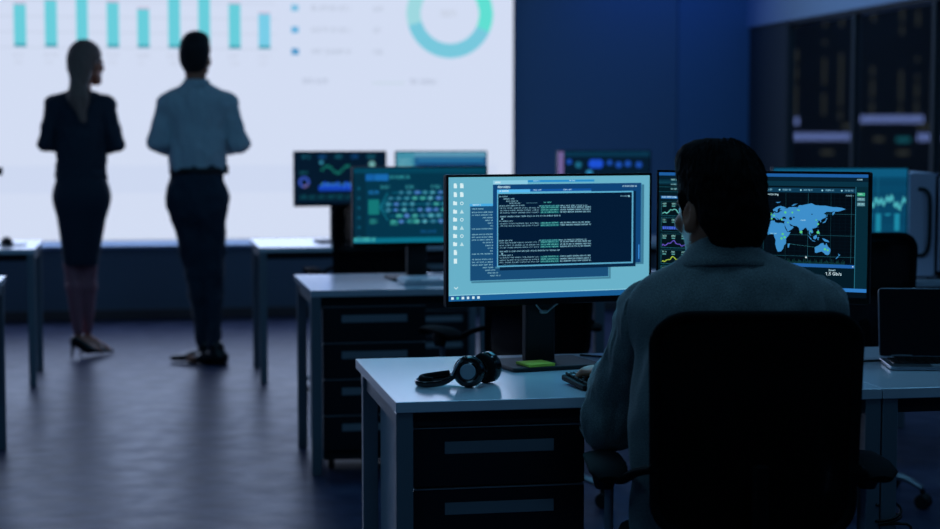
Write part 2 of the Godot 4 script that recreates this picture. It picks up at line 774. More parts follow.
func wall_picture() -> Image:
	var p := Pic.new(1536, 684, rgb(211, 221, 243))
	var X := func(x: float) -> float: return (x - WD_X0) / (WD_X1 - WD_X0)
	var Y := func(y: float) -> float: return (WD_Y1 - y) / (WD_Y1 - WD_Y0)
	# faint rules of the chart
	for k in 8:
		p.rect(X.call(-3.3), Y.call(1.903 + 0.11 * k), X.call(0.95), Y.call(1.903 + 0.11 * k) + 0.002, rgb(199, 209, 230))
	p.rect(X.call(-3.3), Y.call(1.06), X.call(2.6), Y.call(0.86), rgb(206, 217, 241))
	var tops := [2.205, 2.237, 2.296, 2.228, 2.181, 2.334, 2.294, 2.225, 2.156]
	for i in range(-11, 9):
		var x := -0.906 + 0.2165 * i
		var t: float = tops[i] if i >= 0 else 2.1 + 0.22 * absf(sin(i * 2.3))
		var c := rgb(104, 205, 219) if i < 8 else rgb(121, 205, 232)
		p.rect(X.call(x), Y.call(t), X.call(x + 0.085), Y.call(1.903), c)
		p.rect(X.call(x), Y.call(t + 0.014), X.call(x + 0.085), Y.call(t), rgb(201, 178, 207))
		p.rect(X.call(x), Y.call(1.925), X.call(x + 0.085), Y.call(1.903), rgb(52, 152, 172))
		p.type(X.call(x - 0.005), Y.call(1.865), X.call(x + 0.085), 0.014, rgb(196, 205, 225), 0.5)
		p.type(X.call(x + 0.005), Y.call(1.815), X.call(x + 0.07), 0.014, rgb(200, 209, 229), 0.5)
	for k in 3:
		var y := 2.205 - 0.16 * k
		p.rect(X.call(1.065), Y.call(y + 0.022), X.call(1.115), Y.call(y - 0.022), [rgb(120, 190, 225), rgb(95, 175, 220), rgb(70, 150, 200)][k])
		p.type(X.call(1.21), Y.call(y + 0.02), X.call(1.5), 0.015, rgb(184, 194, 214), 0.55)
		p.type(X.call(1.67), Y.call(y + 0.02), X.call(1.74), 0.015, rgb(184, 194, 214), 0.55)
	p.type(X.call(1.146), Y.call(1.69), X.call(1.33), 0.016, rgb(176, 186, 208), 0.6)
	p.type(X.call(1.94), Y.call(1.69), X.call(2.15), 0.016, rgb(176, 186, 208), 0.6)
	p.rect(X.call(1.655), Y.call(1.665), X.call(1.9), Y.call(1.655), rgb(192, 212, 222))
	# ring chart
	var cu: float = X.call(2.24)
	var cv: float = Y.call(2.175)
	var ro := 0.325 / (WD_X1 - WD_X0)
	var ri := 0.22 / (WD_X1 - WD_X0)
	p.disc(cu, cv, ro, rgb(120, 200, 221), ri)
	p.disc(cu, cv, ro, rgb(96, 223, 210), ri, -PI / 2, 0.42)
	p.disc(cu, cv, ro, rgb(158, 216, 224), ri, -PI, -PI / 2)
	p.disc(cu, cv, ro, rgb(158, 216, 224), ri, 2.86, PI)
	p.type(X.call(2.17), Y.call(2.20), X.call(2.31), 0.02, rgb(196, 205, 222), 0.6)
	return p.im


func code_picture() -> Image:
	var p := Pic.new(1024, 580, rgb(104, 176, 200), 11)
	p.rect(0, 0.955, 1, 1, rgb(24, 92, 148))
	p.rect(0, 0.948, 1, 0.956, rgb(140, 205, 222))
	for k in 6:
		p.rect(0.012 + 0.025 * k, 0.966, 0.024 + 0.025 * k, 0.986, rgb(205, 232, 240) if k != 1 else rgb(80, 205, 190))
	# desktop icons
	var ink := rgb(214, 238, 243)
	for col in 2:
		for k in 9:
			if col == 1 and k > 7:
				continue
			var u := 0.032 + 0.031 * col
			var v: float = [0.068, 0.139, 0.21, 0.277, 0.342, 0.408, 0.474, 0.54, 0.605][k]
			if k < 2 or k == 8:
				p.rect(u - 0.008, v - 0.02, u + 0.008, v + 0.02, ink)
				p.rect(u + 0.003, v - 0.02, u + 0.008, v - 0.009, rgb(150, 205, 218))
			elif col == 0:
				p.rect(u - 0.011, v - 0.014, u + 0.008, v + 0.014, ink)
				p.rect(u - 0.011, v - 0.019, u - 0.002, v - 0.013, ink)
			elif k % 2 == 0:
				p.disc(u, v, 0.008, ink, 0.005)
			else:
				p.poly(PackedVector2Array([Vector2(u, v - 0.018), Vector2(u + 0.01, v + 0.014), Vector2(u - 0.01, v + 0.014)]), rgb(185, 222, 230))
	p.rect(0.024, 0.655, 0.04, 0.695, ink)
	p.line(Vector2(0.026, 0.885), Vector2(0.034, 0.9), 0.003, ink)
	p.line(Vector2(0.042, 0.885), Vector2(0.034, 0.9), 0.003, ink)
	# rear window, lower left
	var white := rgb(138, 190, 206)
	var green := rgb(32, 134, 132)
	p.rect(0.108, 0.245, 0.802, 0.858, rgb(70, 130, 155))
	p.rect(0.101, 0.216, 0.792, 0.843, rgb(24, 76, 118))
	p.frame(0.101, 0.216, 0.792, 0.843, 0.003, rgb(88, 160, 190))
	p.rect(0.101, 0.216, 0.24, 0.236, rgb(72, 170, 226))
	p.type(0.115, 0.219, 0.155, 0.012, rgb(210, 235, 245))
	p.type(0.112, 0.252, 0.17, 0.011, white)
	var y := 0.28
	for k in 24:
		if k % 9 in [2, 3, 4, 5]:
			p.type(0.14 + 0.012 * (k % 9), y, 0.19 + 0.012 * (k % 9), 0.012, white)
		elif k % 9 != 7:
			p.type(0.112, y, 0.23 if k < 20 else 0.56, 0.012, white)
			if k >= 20:
				p.mix(0.33, y, 0.42, y + 0.013, green, 0.55)
		y += 0.0225
	# rear window, top
	p.rect(0.225, 0.075, 0.972, 0.745, rgb(62, 122, 150))
	p.rect(0.213, 0.062, 0.958, 0.73, rgb(14, 66, 118))
	p.rect(0.213, 0.03, 0.383, 0.062, rgb(138, 202, 226))
	p.type(0.222, 0.038, 0.25, 0.014, rgb(225, 242, 248))
	p.rect(0.383, 0.03, 0.715, 0.046, rgb(40, 140, 204))
	for u in [0.41, 0.59]:
		p.type(u, 0.032, u + 0.03, 0.011, rgb(190, 225, 240))
	p.rect(0.955, 0.062, 0.958, 0.73, rgb(60, 128, 170))
	p.rect(0.943, 0.58, 0.949, 0.70, rgb(60, 140, 215))
	p.type(0.236, 0.078, 0.29, 0.016, rgb(196, 226, 236))
	p.type(0.86, 0.082, 0.935, 0.015, rgb(196, 226, 236))
	# front window
	p.rect(0.246, 0.13, 0.93, 0.762, rgb(6, 36, 66))
	p.rect(0.232, 0.103, 0.916, 0.735, rgb(92, 170, 204))
	p.rect(0.238, 0.14, 0.908, 0.722, rgb(3, 26, 52))
	p.rect(0.232, 0.103, 0.395, 0.132, rgb(86, 184, 240))
	p.rect(0.395, 0.103, 0.70, 0.122, rgb(18, 84, 160))
	p.rect(0.70, 0.103, 0.916, 0.128, rgb(14, 66, 118))
	p.rect(0.232, 0.128, 0.916, 0.140, rgb(92, 176, 210))
	p.type(0.245, 0.109, 0.29, 0.014, rgb(220, 240, 248))
	for u in [0.41, 0.56]:
		p.type(u, 0.106, u + 0.042, 0.012, rgb(180, 216, 240))
	p.type(0.85, 0.166, 0.888, 0.012, white)
	p.rect(0.889, 0.163, 0.897, 0.18, white)
	p.type(0.244, 0.156, 0.285, 0.011, white)
	for k in 4:
		p.type(0.264 + 0.014 * k, 0.175 + 0.0185 * k, 0.32 + 0.016 * k, 0.011, white)
	p.rect(0.375, 0.214, 0.43, 0.217, rgb(80, 130, 150))
	p.type(0.462, 0.207, 0.50, 0.012, rgb(90, 200, 190))
	var rows := [0.232, 0.250, 0.2695, 0.289, -0.318, 0.3565, 0.376, 0.3955, 0.515, 0.534, 0.5535, 0.573, -0.602, 0.635, 0.655, 0.6745, 0.694]
	for q in rows:
		var v := absf(q)
		if q < 0.0:
			p.type(0.247, v, 0.545, 0.013, white)
			p.rect(0.254, v + 0.018, 0.262, v + 0.03, white)
		elif q in [0.232, 0.3565, 0.515, 0.635]:
			p.type(0.243, v, 0.31, 0.012, white)
			if q in [0.232, 0.515]:
				p.type(0.44, v + 0.005, 0.68, 0.012, white)
				p.mix(0.445, v + 0.003, 0.54, v + 0.017, green, 0.5)
		else:
			p.type(0.247, v, 0.44, 0.012, white, 0.6)
			p.mix(0.445, v - 0.002, 0.54, v + 0.014, green, 0.6)
			p.type(0.45, v, 0.535, 0.011, rgb(120, 215, 205), 0.5)
			p.type(0.545, v, 0.70, 0.013, white, 0.85)
	p.type(0.26, 0.713, 0.33, 0.006, rgb(70, 120, 140))
	return p.im


# outlines of the land, in degrees (longitude, latitude)
const LANDS := [
	[-17, 14, -16, 21, -10, 30, -6, 35, 3, 37, 10, 37, 11, 33, 20, 31, 24, 32, 32, 31, 35, 28, 37, 20, 43, 11, 51, 11, 47, 4, 40, -4, 40, -15, 35, -20, 33, -27, 27, -34, 19, -35, 15, -27, 12, -17, 13, -8, 9, 0, 9, 4, 4, 6, -7, 4, -13, 9],
	[-9, 37, -9, 43, -1, 44, -4, 48, 2, 51, 8, 54, 9, 57, 12, 54, 20, 55, 24, 59, 30, 60, 22, 61, 25, 65, 22, 66, 17, 62, 17, 57, 13, 56, 11, 59, 6, 58, 5, 62, 14, 68, 25, 71, 40, 67, 34, 66, 42, 65, 46, 68, 60, 69, 68, 68, 72, 73, 80, 73, 88, 75, 104, 78, 113, 74, 128, 73, 140, 73, 152, 71, 160, 70, 171, 70, 180, 69, 190, 66, 180, 63, 178, 62, 170, 60, 163, 60, 162, 56, 157, 51, 156, 57, 163, 62, 155, 59, 142, 59, 135, 55, 141, 52, 140, 46, 132, 43, 128, 40, 129, 36, 126, 35, 125, 39, 121, 39, 118, 39, 122, 37, 120, 34, 122, 30, 117, 23, 110, 21, 106, 20, 109, 12, 105, 9, 100, 13, 103, 2, 98, 9, 98, 16, 94, 16, 91, 22, 87, 21, 80, 15, 80, 11, 77, 8, 73, 17, 72, 21, 67, 25, 57, 26, 51, 29, 48, 30, 51, 25, 56, 25, 59, 22, 52, 16, 44, 12, 39, 21, 35, 28, 34, 31, 36, 36, 27, 37, 27, 41, 40, 41, 37, 46, 31, 46, 28, 42, 23, 40, 22, 37, 19, 41, 13, 45, 18, 40, 16, 38, 10, 43, 4, 43, 0, 39, -5, 36],
	[113, -22, 114, -34, 118, -35, 124, -33, 131, -31, 137, -35, 140, -38, 147, -39, 150, -37, 153, -30, 153, -25, 146, -19, 142, -11, 140, -17, 136, -15, 136, -12, 131, -12, 127, -14, 122, -18],
	[95, 5, 104, -2, 106, -6, 102, -4], [109, 2, 117, 7, 119, 1, 115, -4, 110, -3], [106, -6, 115, -8, 114, -9, 106, -8], [120, 1, 125, 1, 122, -2, 123, -5, 120, -5], [131, -1, 138, -2, 147, -6, 150, -10, 143, -9, 138, -8], [120, 18, 122, 18, 125, 11, 126, 7, 122, 10, 120, 14],
	[131, 33, 136, 34, 140, 36, 142, 42, 145, 44, 141, 45, 139, 39, 133, 35], [44, -16, 50, -15, 47, -25, 44, -24], [-6, 50, 1, 51, 0, 53, -3, 58, -6, 57, -5, 54, -3, 53], [-10, 52, -6, 52, -6, 55, -10, 54], [-24, 65, -14, 65, -18, 63, -23, 64], [11, 79, 26, 80, 18, 77],
	[52, 71, 58, 75, 69, 77, 57, 71], [172, -35, 178, -38, 174, -41], [172, -41, 174, -42, 168, -47, 166, -46], [142, 46, 144, 50, 143, 54, 142, 50], [80, 10, 82, 7, 80, 6], [121, 25, 122, 24, 120, 22],
	[-80, 25, -98, 19, -95, 16, -83, 9, -78, 8, -80, -4, -70, -18, -74, -50, -66, -55, -62, -40, -48, -28, -39, -15, -35, -6, -50, 0, -62, 10, -76, 10, -84, 15, -88, 21, -97, 22, -97, 28, -82, 29, -75, 36, -66, 45, -56, 52, -65, 60, -78, 62, -95, 60, -85, 70, -120, 70, -160, 70, -165, 60, -140, 60, -124, 48, -122, 36, -112, 30, -105, 20, -98, 16], [-50, 60, -22, 70, -20, 80, -60, 82, -70, 77, -55, 70],
]


func map_picture() -> Image:
	var p := Pic.new(1024, 576, rgb(4, 18, 28), 5)
	p.rect(0, 0, 1, 0.026, rgb(30, 92, 160))
	p.rect(0, 0.026, 1, 0.06, rgb(5, 30, 46))
	p.rect(0, 0.06, 1, 0.1, rgb(9, 48, 66))
	p.type(0.95, 0.035, 0.975, 0.014, rgb(170, 210, 220))
	p.rect(0.16, 0.115, 0.955, 0.152, rgb(14, 58, 84))
	for u in [0.50, 0.59, 0.69, 0.79, 0.88]:
		p.type(u + 0.015, 0.126, u + 0.055, 0.014, rgb(130, 190, 215))
		p.disc(u, 0.133, 0.004, rgb(150, 210, 225))
	# side column on the right
	p.rect(0.945, 0.1, 1, 0.93, rgb(6, 40, 54))
	p.rect(0.943, 0.1, 0.946, 0.93, rgb(40, 110, 130))
	for k in 3:
		p.rect(0.951, 0.148 + 0.04 * k, 0.986, 0.175 + 0.04 * k, [rgb(62, 168, 130), rgb(88, 138, 150), rgb(96, 146, 158)][k])
		p.type(0.958, 0.156 + 0.04 * k, 0.98, 0.01, rgb(180, 220, 220))
	# map panel
	p.rect(0.16, 0.155, 0.943, 0.74, rgb(2, 8, 16))
	for k in 30:
		var u := 0.165 + 0.0262 * k
		p.rect(u, 0.16, u + 0.001, 0.69, rgb(5, 24, 36))
	for k in 20:
		p.rect(0.16, 0.165 + 0.0292 * k, 0.943, 0.1665 + 0.0292 * k, rgb(5, 24, 36))
	for u in [0.305, 0.41, 0.515, 0.62, 0.725, 0.831, 0.925]:
		p.rect(u, 0.158, u + 0.0015, 0.72, rgb(28, 78, 92))
	for v in [0.323, 0.498, 0.672]:
		p.rect(0.16, v, 0.943, v + 0.003, rgb(28, 78, 92))
	for land in LANDS:
		var q := PackedVector2Array()
		for i in range(0, land.size(), 2):
			q.append(Vector2(0.5503 + 0.001843 * land[i], 0.5195 - 0.00359 * land[i + 1]))
		p.poly(q, rgb(62, 142, 202))
	# inland seas
	for s in [[51, 42, 4, 6], [34, 43, 6, 2.2], [59, 45, 2, 2], [105, 53, 2, 1.5], [20, 59, 2, 3]]:
		p.disc(0.5503 + 0.001843 * s[0], 0.5195 - 0.00359 * s[1], 0.0018 * minf(s[2], s[3]), rgb(6, 30, 48))
	# lit nodes
	for s in [[0, 51, 5], [8, 48, 4], [2, 41, 4], [28, 40, 4], [44, 33, 3], [37, 56, 5], [55, 56, 4], [31, 6, 5], [36, -1, 5], [28, -4, 5], [78, 12, 6], [103, 14, 3], [121, 31, 4], [121, 12, 6], [139, -26, 5], [146, -28, 4], [116, 40, 3], [72, 61, 3], [69, 62, 3]]:
		p.disc(0.5503 + 0.001843 * s[0], 0.5195 - 0.00359 * s[1], 0.0011 * s[2], rgb(90, 205, 130))
	p.type(0.69, 0.375, 0.715, 0.01, rgb(170, 215, 235))
	p.type(0.55, 0.49, 0.58, 0.012, rgb(150, 205, 225))
	p.line(Vector2(0.63, 0.575), Vector2(0.80, 0.605), 0.0015, rgb(60, 140, 150))
	p.disc(0.719, 0.683, 0.004, rgb(225, 240, 245))
	p.type(0.90, 0.17, 0.935, 0.012, rgb(150, 195, 210))
	# activity strip below the map
	for k in 200:
		var u := 0.20 + 0.0035 * k
		var hgt := 0.008 + 0.035 * absf(sin(k * 1.7) * cos(k * 0.43))
		if u < 0.9:
			p.mix(u, 0.735 - hgt, u + 0.002, 0.735, rgb(30, 92, 84), 0.7)
	p.rect(0.16, 0.735, 0.943, 0.762, rgb(34, 96, 166))
	p.disc(0.936, 0.748, 0.003, rgb(200, 225, 240))
	p.rect(0.16, 0.762, 0.943, 0.925, rgb(3, 24, 36))
	p.rect(0, 0.925, 1, 0.955, rgb(48, 122, 196))
	p.rect(0, 0.955, 1, 1, rgb(3, 14, 24))
	# status panes in the left column
	p.rect(0, 0.1, 0.16, 0.925, rgb(4, 26, 36))
	for v in [0.055, 0.095, 0.135]:
		p.type(0.06, v, 0.09, 0.014, rgb(150, 205, 210))
		p.rect(0.0, v + 0.026, 0.16, v + 0.03, rgb(24, 82, 96))
	p.rect(0.01, 0.2, 0.155, 0.222, rgb(40, 110, 176))
	p.type(0.016, 0.203, 0.09, 0.014, rgb(190, 220, 240))
	for k in 6:
		var v := 0.248 + 0.136 * k
		if v > 0.86:
			break
		p.rect(0.012, v, 0.155, v + 0.12, rgb(3, 18, 26))
		p.frame(0.012, v, 0.155, v + 0.12, 0.0015, rgb(36, 104, 118))
		for u in [0.02, 0.065, 0.115]:
			p.type(u, v + 0.012, u + 0.02, 0.014, rgb(150, 210, 205))
			p.rect(u, v + 0.034, u + 0.018, v + 0.042, rgb(90, 160, 160))
		var c: Color = [rgb(120, 215, 205), rgb(72, 104, 220), rgb(112, 92, 210), rgb(186, 214, 70), rgb(120, 215, 205), rgb(90, 160, 230)][k]
		var was := Vector2(0.018, v + 0.1)
		for i in 14:
			var to := Vector2(0.02 + 0.0095 * i, v + 0.095 - 0.035 * exp(-pow((i - 5.5) / 2.2, 2)) - 0.008 * sin(i * 2.1 + k))
			if k == 1:
				p.rect(to.x, v + 0.075, to.x + 0.007, v + 0.098, c)
			else:
				p.line(was, to, 0.0032, c)
			was = to
	return p.im


# teal network chart on the second-row monitor
func network_picture() -> Image:
	var p := Pic.new(512, 288, rgb(4, 52, 74), 17)
	p.rect(0, 0, 1, 0.07, rgb(5, 66, 90))
	p.rect(0.03, 0.08, 0.15, 0.17, rgb(20, 96, 168))
	p.rect(0.155, 0.08, 0.26, 0.17, rgb(24, 104, 176))
	p.type(0.27, 0.1, 0.42, 0.05, rgb(50, 150, 160))
	p.rect(0, 0.07, 0.09, 0.95, rgb(5, 44, 64))
	for k in 6:
		p.disc(0.04, 0.27 + 0.13 * k, 0.012, rgb(14, 82, 106))
	for k in 4:
		p.type(0.2 + 0.19 * k, 0.23, 0.27 + 0.19 * k, 0.05, rgb(52, 140, 150))
	p.type(0.11, 0.3, 0.19, 0.05, rgb(34, 120, 190))
	p.rect(0.11, 0.42, 0.19, 0.62, rgb(20, 118, 118))
	# rows of linked nodes that fan out from both ends
	for k in 6:
		var v := 0.31 + 0.078 * k
		var lean := (k - 2.5) * 0.018
		p.rect(0.24 + absf(lean), v + 0.012, 0.95 - absf(lean), v + 0.026, rgb(14, 96, 122))
		for i in 12:
			var u := 0.25 + absf(lean) + 0.06 * i
			if p.r.randf() < 0.82 and u < 0.95:
				var c: Color = [rgb(56, 150, 172), rgb(30, 118, 144), rgb(46, 104, 180), rgb(42, 150, 146), rgb(18, 96, 126)][p.r.randi_range(0, 4)]
				p.rect(u - 0.02, v + 0.002, u + p.r.randf_range(0.005, 0.03), v + 0.036, c)
				p.disc(u, v + 0.018, p.r.randf_range(0.010, 0.017), c.lightened(0.15))
	for k in 5:
		p.line(Vector2(0.19, 0.52), Vector2(0.25, 0.33 + 0.09 * k), 0.008, rgb(16, 104, 126))
		p.line(Vector2(0.98, 0.52), Vector2(0.93, 0.33 + 0.09 * k), 0.008, rgb(16, 104, 126))
	p.disc(0.735, 0.5, 0.022, rgb(190, 230, 130))
	p.disc(0.745, 0.3, 0.014, rgb(230, 190, 190))
	for q in [Vector2(0.14, 0.68), Vector2(0.29, 0.7), Vector2(0.43, 0.68), Vector2(0.73, 0.7)]:
		p.type(q.x - 0.02, q.y, q.x + 0.04, 0.07, rgb(48, 150, 140))
	p.type(0.5, 0.84, 0.62, 0.035, rgb(22, 92, 150))
	p.rect(0, 0.935, 1, 1, rgb(10, 110, 136))
	p.type(0.0, 0.925, 0.16, 0.06, rgb(80, 190, 190))
	return p.im


func dashboard_picture(blue: bool) -> Image:
	var p := Pic.new(256, 144, rgb(5, 26, 46), 23 if blue else 29)
	for k in 5:
		p.type(0.08 + 0.18 * k, 0.06, 0.17 + 0.18 * k, 0.07, rgb(24, 86, 150) if k % 2 else rgb(30, 110, 130))
	p.disc(0.10, 0.58, 0.06, rgb(58, 88, 190), 0.035)
	p.disc(0.10, 0.58, 0.06, rgb(110, 100, 160), 0.035, 0.5, 1.8)
	p.type(0.05, 0.38, 0.15, 0.05, rgb(30, 110, 120))
	for k in 10:
		p.disc(0.30 + 0.032 * k, 0.34 - 0.07 * sin(k * 0.9), 0.014, rgb(28, 136, 120))
	p.disc(0.29, 0.2, 0.02, rgb(60, 150, 180))
	for k in 14:
		var hgt := 0.10 + 0.07 * absf(sin(k * 1.9))
		p.rect(0.26 + 0.047 * k, 0.75 - hgt, 0.30 + 0.047 * k, 0.75, rgb(26, 78, 214))
	for k in 6:
		p.disc(0.3 + 0.06 * k, 0.63, 0.011, rgb(90, 180, 215))
	p.disc(0.85, 0.24, 0.035, rgb(120, 180, 180))
	for k in 9:
		p.type(0.06 + 0.1 * k, 0.84, 0.13 + 0.1 * k, 0.08, rgb(20, 92, 104))
	return p.im


func list_picture() -> Image:
	var p := Pic.new(256, 144, rgb(28, 92, 140), 31)
	p.rect(0, 0, 1, 0.1, rgb(96, 160, 190))
	p.rect(0, 0, 0.2, 1, rgb(70, 150, 175))
	for k in 9:
		p.rect(0.24, 0.14 + 0.09 * k, 0.97, 0.19 + 0.09 * k, rgb(14, 62, 112) if k % 2 else rgb(44, 124, 172))
		p.type(0.03, 0.15 + 0.09 * k, 0.16, 0.035, rgb(150, 205, 215))
	return p.im


func signal_picture() -> Image:
	var p := Pic.new(256, 144, rgb(8, 66, 98), 37)
	p.rect(0, 0, 1, 0.12, rgb(14, 92, 130))
	for k in 22:
		p.rect(0.0, 0.14 + 0.04 * k, 1, 0.15 + 0.04 * k, rgb(10, 84, 118))
	for k in 5:
		p.rect(0.18 * k + 0.06, 0.12, 0.18 * k + 0.065, 1, rgb(26, 116, 150))
	for k in 90:
		var v := 0.42 + 0.07 * sin(k * 0.5) * sin(k * 0.13) + 0.03 * sin(k * 1.7)
		p.rect(0.011 * k, v, 0.011 * k + 0.012, v + 0.07, rgb(80, 186, 196))
	for k in 14:
		p.rect(0.07 * k, 0.62, 0.07 * k + 0.04, 0.62 + 0.25 * absf(sin(k * 1.3)), rgb(30, 140, 170))
	return p.im


# blocks of blue and teal on the far right monitor
func blocks_picture() -> Image:
	var p := Pic.new(256, 144, rgb(6, 28, 48), 41)
	p.rect(0, 0, 1, 0.1, rgb(10, 54, 80))
	p.rect(0, 0, 0.06, 0.9, rgb(120, 104, 160))
	for q in [[0.22, 0.26, 0.035, 0], [0.38, 0.24, 0.05, 1], [0.44, 0.24, 0.05, 1], [0.34, 0.42, 0.035, 3], [0.56, 0.22, 0.03, 2], [0.66, 0.26, 0.035, 2], [0.76, 0.24, 0.035, 2], [0.88, 0.26, 0.035, 2], [0.56, 0.6, 0.04, 0], [0.88, 0.55, 0.055, 4], [0.68, 0.56, 0.03, 0], [0.12, 0.2, 0.03, 2]]:
		p.disc(q[0], q[1], q[2], [rgb(30, 108, 140), rgb(30, 84, 220), rgb(28, 80, 180), rgb(50, 140, 190), rgb(80, 180, 205)][q[3]])
	return p.im


# ------------------------------------------------------------------ the room
func room() -> void:
	struct("floor", MB.new().box(Vector3(0, -0.05, -5.2), Vector3(10.4, 0.1, 16.2)), M.floor, "grey polished concrete floor with a soft sheen")
	struct("ceiling", MB.new().box(Vector3(0, 3.46, -5.2), Vector3(10.4, 0.12, 16.2)), M.ceiling, "dark flat ceiling")
	struct("wall_back", MB.new().box(Vector3(-0.3, 1.7, -13.05), Vector3(8.62, 3.4, 0.2)), M.wall, "dark navy wall behind the big display")
	struct("wall_panel", MB.new().box(Vector3(4.33, 1.7, -13.05), Vector3(0.62, 3.4, 0.196), 0.004), M.blue_wall, "deep blue wall panel next to the windows")
	struct("wall_left", MB.new().box(Vector3(-5.1, 1.7, -5.2), Vector3(0.2, 3.4, 16.2)), M.wall)
	struct("wall_front", MB.new().box(Vector3(0, 1.7, 2.8), Vector3(10.4, 3.4, 0.2)), M.wall)
	# low plinth that carries the display, with its lit top and a baseboard
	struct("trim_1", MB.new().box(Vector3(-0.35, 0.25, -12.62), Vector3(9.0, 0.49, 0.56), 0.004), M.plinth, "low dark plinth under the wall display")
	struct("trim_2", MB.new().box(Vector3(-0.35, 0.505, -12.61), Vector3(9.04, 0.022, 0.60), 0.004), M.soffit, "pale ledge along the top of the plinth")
	struct("baseboard_back", MB.new().box(Vector3(-0.35, 0.035, -12.325), Vector3(9.0, 0.07, 0.03), 0.004), M.base, "dark baseboard at the foot of the plinth")
	# window wall on the right: sill wall, bulkhead, end pier, mullions and panes
	struct("wall_right", MB.new().box(Vector3(4.72, 0.26, -5.2), Vector3(0.26, 0.52, 16.2)), M.wall)
	struct("wall_right", MB.new().box(Vector3(4.72, 2.755, -5.2), Vector3(0.30, 1.31, 16.2), 0.004), M.soffit, "pale bulkhead above the windows")
	struct("wall_right", MB.new().box(Vector3(4.62, 1.31, -12.555), Vector3(0.06, 1.6, 0.81)), M.pier, "pier between the back wall and the windows")
	struct("wall_right", MB.new().box(Vector3(4.72, 1.31, 1.98), Vector3(0.26, 1.6, 1.86)), M.wall)
	var z := -12.15
	var n := 0
	while z < 0.9:
		n += 1
		var w := Node3D.new()
		w.name = "window_%d" % n
		w.position = Vector3(4.62, 0.52, z + 0.6)
		w.set_meta("kind", "structure")
		add_child(w)
		var f := MB.new()
		f.box(Vector3(0, 0.79, -0.588), Vector3(0.05, 1.58, 0.024), 0.003)
		f.box(Vector3(0, 0.79, 0.588), Vector3(0.05, 1.58, 0.024), 0.003)
		f.box(Vector3(0, 0.02, 0), Vector3(0.05, 0.03, 1.152), 0.003)
		f.box(Vector3(0, 1.57, 0), Vector3(0.05, 0.03, 1.152), 0.003)
		part("window_frame", f, M.pier, w)
		part("pane", MB.new().box(Vector3(0.0, 0.79, 0), Vector3(0.008, 1.52, 1.152)), M.glass, w)
		z += 1.2


func ceiling_panel(p: Vector3) -> void:
	var t := thing("ceiling_light", "dimmed blue ceiling light panel, %s of the row %s" % ["left" if p.x < 0 else "middle" if p.x < 2 else "right", "added as fill before the desks" if p.z > -1.0 else "above the front desks" if p.z > -5.0 else "above the second desk row" if p.z > -9.0 else "added as fill near the display"], "ceiling light", p, 0, "dimmed ceiling panels")
	var f := MB.new()
	for s in [-1.0, 1.0]:
		f.box(Vector3(0, 0, s * 0.15), Vector3(1.24, 0.04, 0.02), 0.003)
		f.box(Vector3(s * 0.61, 0, 0), Vector3(0.02, 0.04, 0.28), 0.003)
	part("frame", f, mat(Color(0.5, 0.52, 0.55), 0.4), t)
	var g := mat(Color(0.6, 0.65, 0.7), 0.5)
	g.emission_enabled = true
	g.emission = Color(0.44, 0.72, 0.92)
	g.emission_energy_multiplier = 0.25
	part("diffuser_lamp", MB.new().box(Vector3(0, 0.004, 0), Vector3(1.2, 0.016, 0.28)), g, t)
	area_light(t, Vector3(0, -0.03, 0), Vector3(0, -1, 0), Vector2(1.2, 0.28), Color(0.44, 0.72, 0.92), PANEL_LIGHT)


func wall_washer() -> void:
	# a blue spotlight on the ceiling that washes the end of the back wall
	var t := thing("ceiling_spotlight", "small black ceiling spotlight washing the back wall in blue", "spotlight", Vector3(3.75, 3.40, -12.15))
	var aim := Basis.looking_at(Vector3(0.05, -1.0, -0.62).normalized(), Vector3.RIGHT)
	part("mount", MB.new().lathe([Vector2(0, 0), Vector2(0.05, 0), Vector2(0.05, -0.02), Vector2(0.012, -0.025), Vector2(0.012, -0.09), Vector2(0, -0.09)], 20), M.black, t)
	var b := Transform3D(aim * Basis(Vector3.RIGHT, -PI / 2), Vector3(0, -0.11, 0))
	part("can", MB.new().lathe([Vector2(0, -0.07), Vector2(0.045, -0.07), Vector2(0.05, -0.06), Vector2(0.05, 0.08), Vector2(0.044, 0.08), Vector2(0.044, 0.05), Vector2(0, 0.05)], 24, b), M.black, t)
	var g := mat(Color(0.1, 0.1, 0.12), 0.4)
	g.emission_enabled = true
	g.emission = Color(0.1, 0.4, 1.0)
	g.emission_energy_multiplier = 0.8
	part("lamp", MB.new().lathe([Vector2(0, 0.056), Vector2(0.043, 0.056), Vector2(0.043, 0.051), Vector2(0, 0.051)], 24, b), g, t)
	var s := SpotLight3D.new()
	s.name = "spot"
	s.light_color = Color(0.02, 0.36, 1.0)
	s.light_energy = WASH_LIGHT
	s.light_size = 0.04
	s.spot_range = 20.0
	s.spot_attenuation = 2.0
	s.spot_angle = 58.0
	s.spot_angle_attenuation = 1.0
	s.shadow_enabled = true
	s.basis = aim
	s.position = Vector3(0, -0.11, 0) + aim * Vector3(0, 0, -0.1)
	t.add_child(s, true)


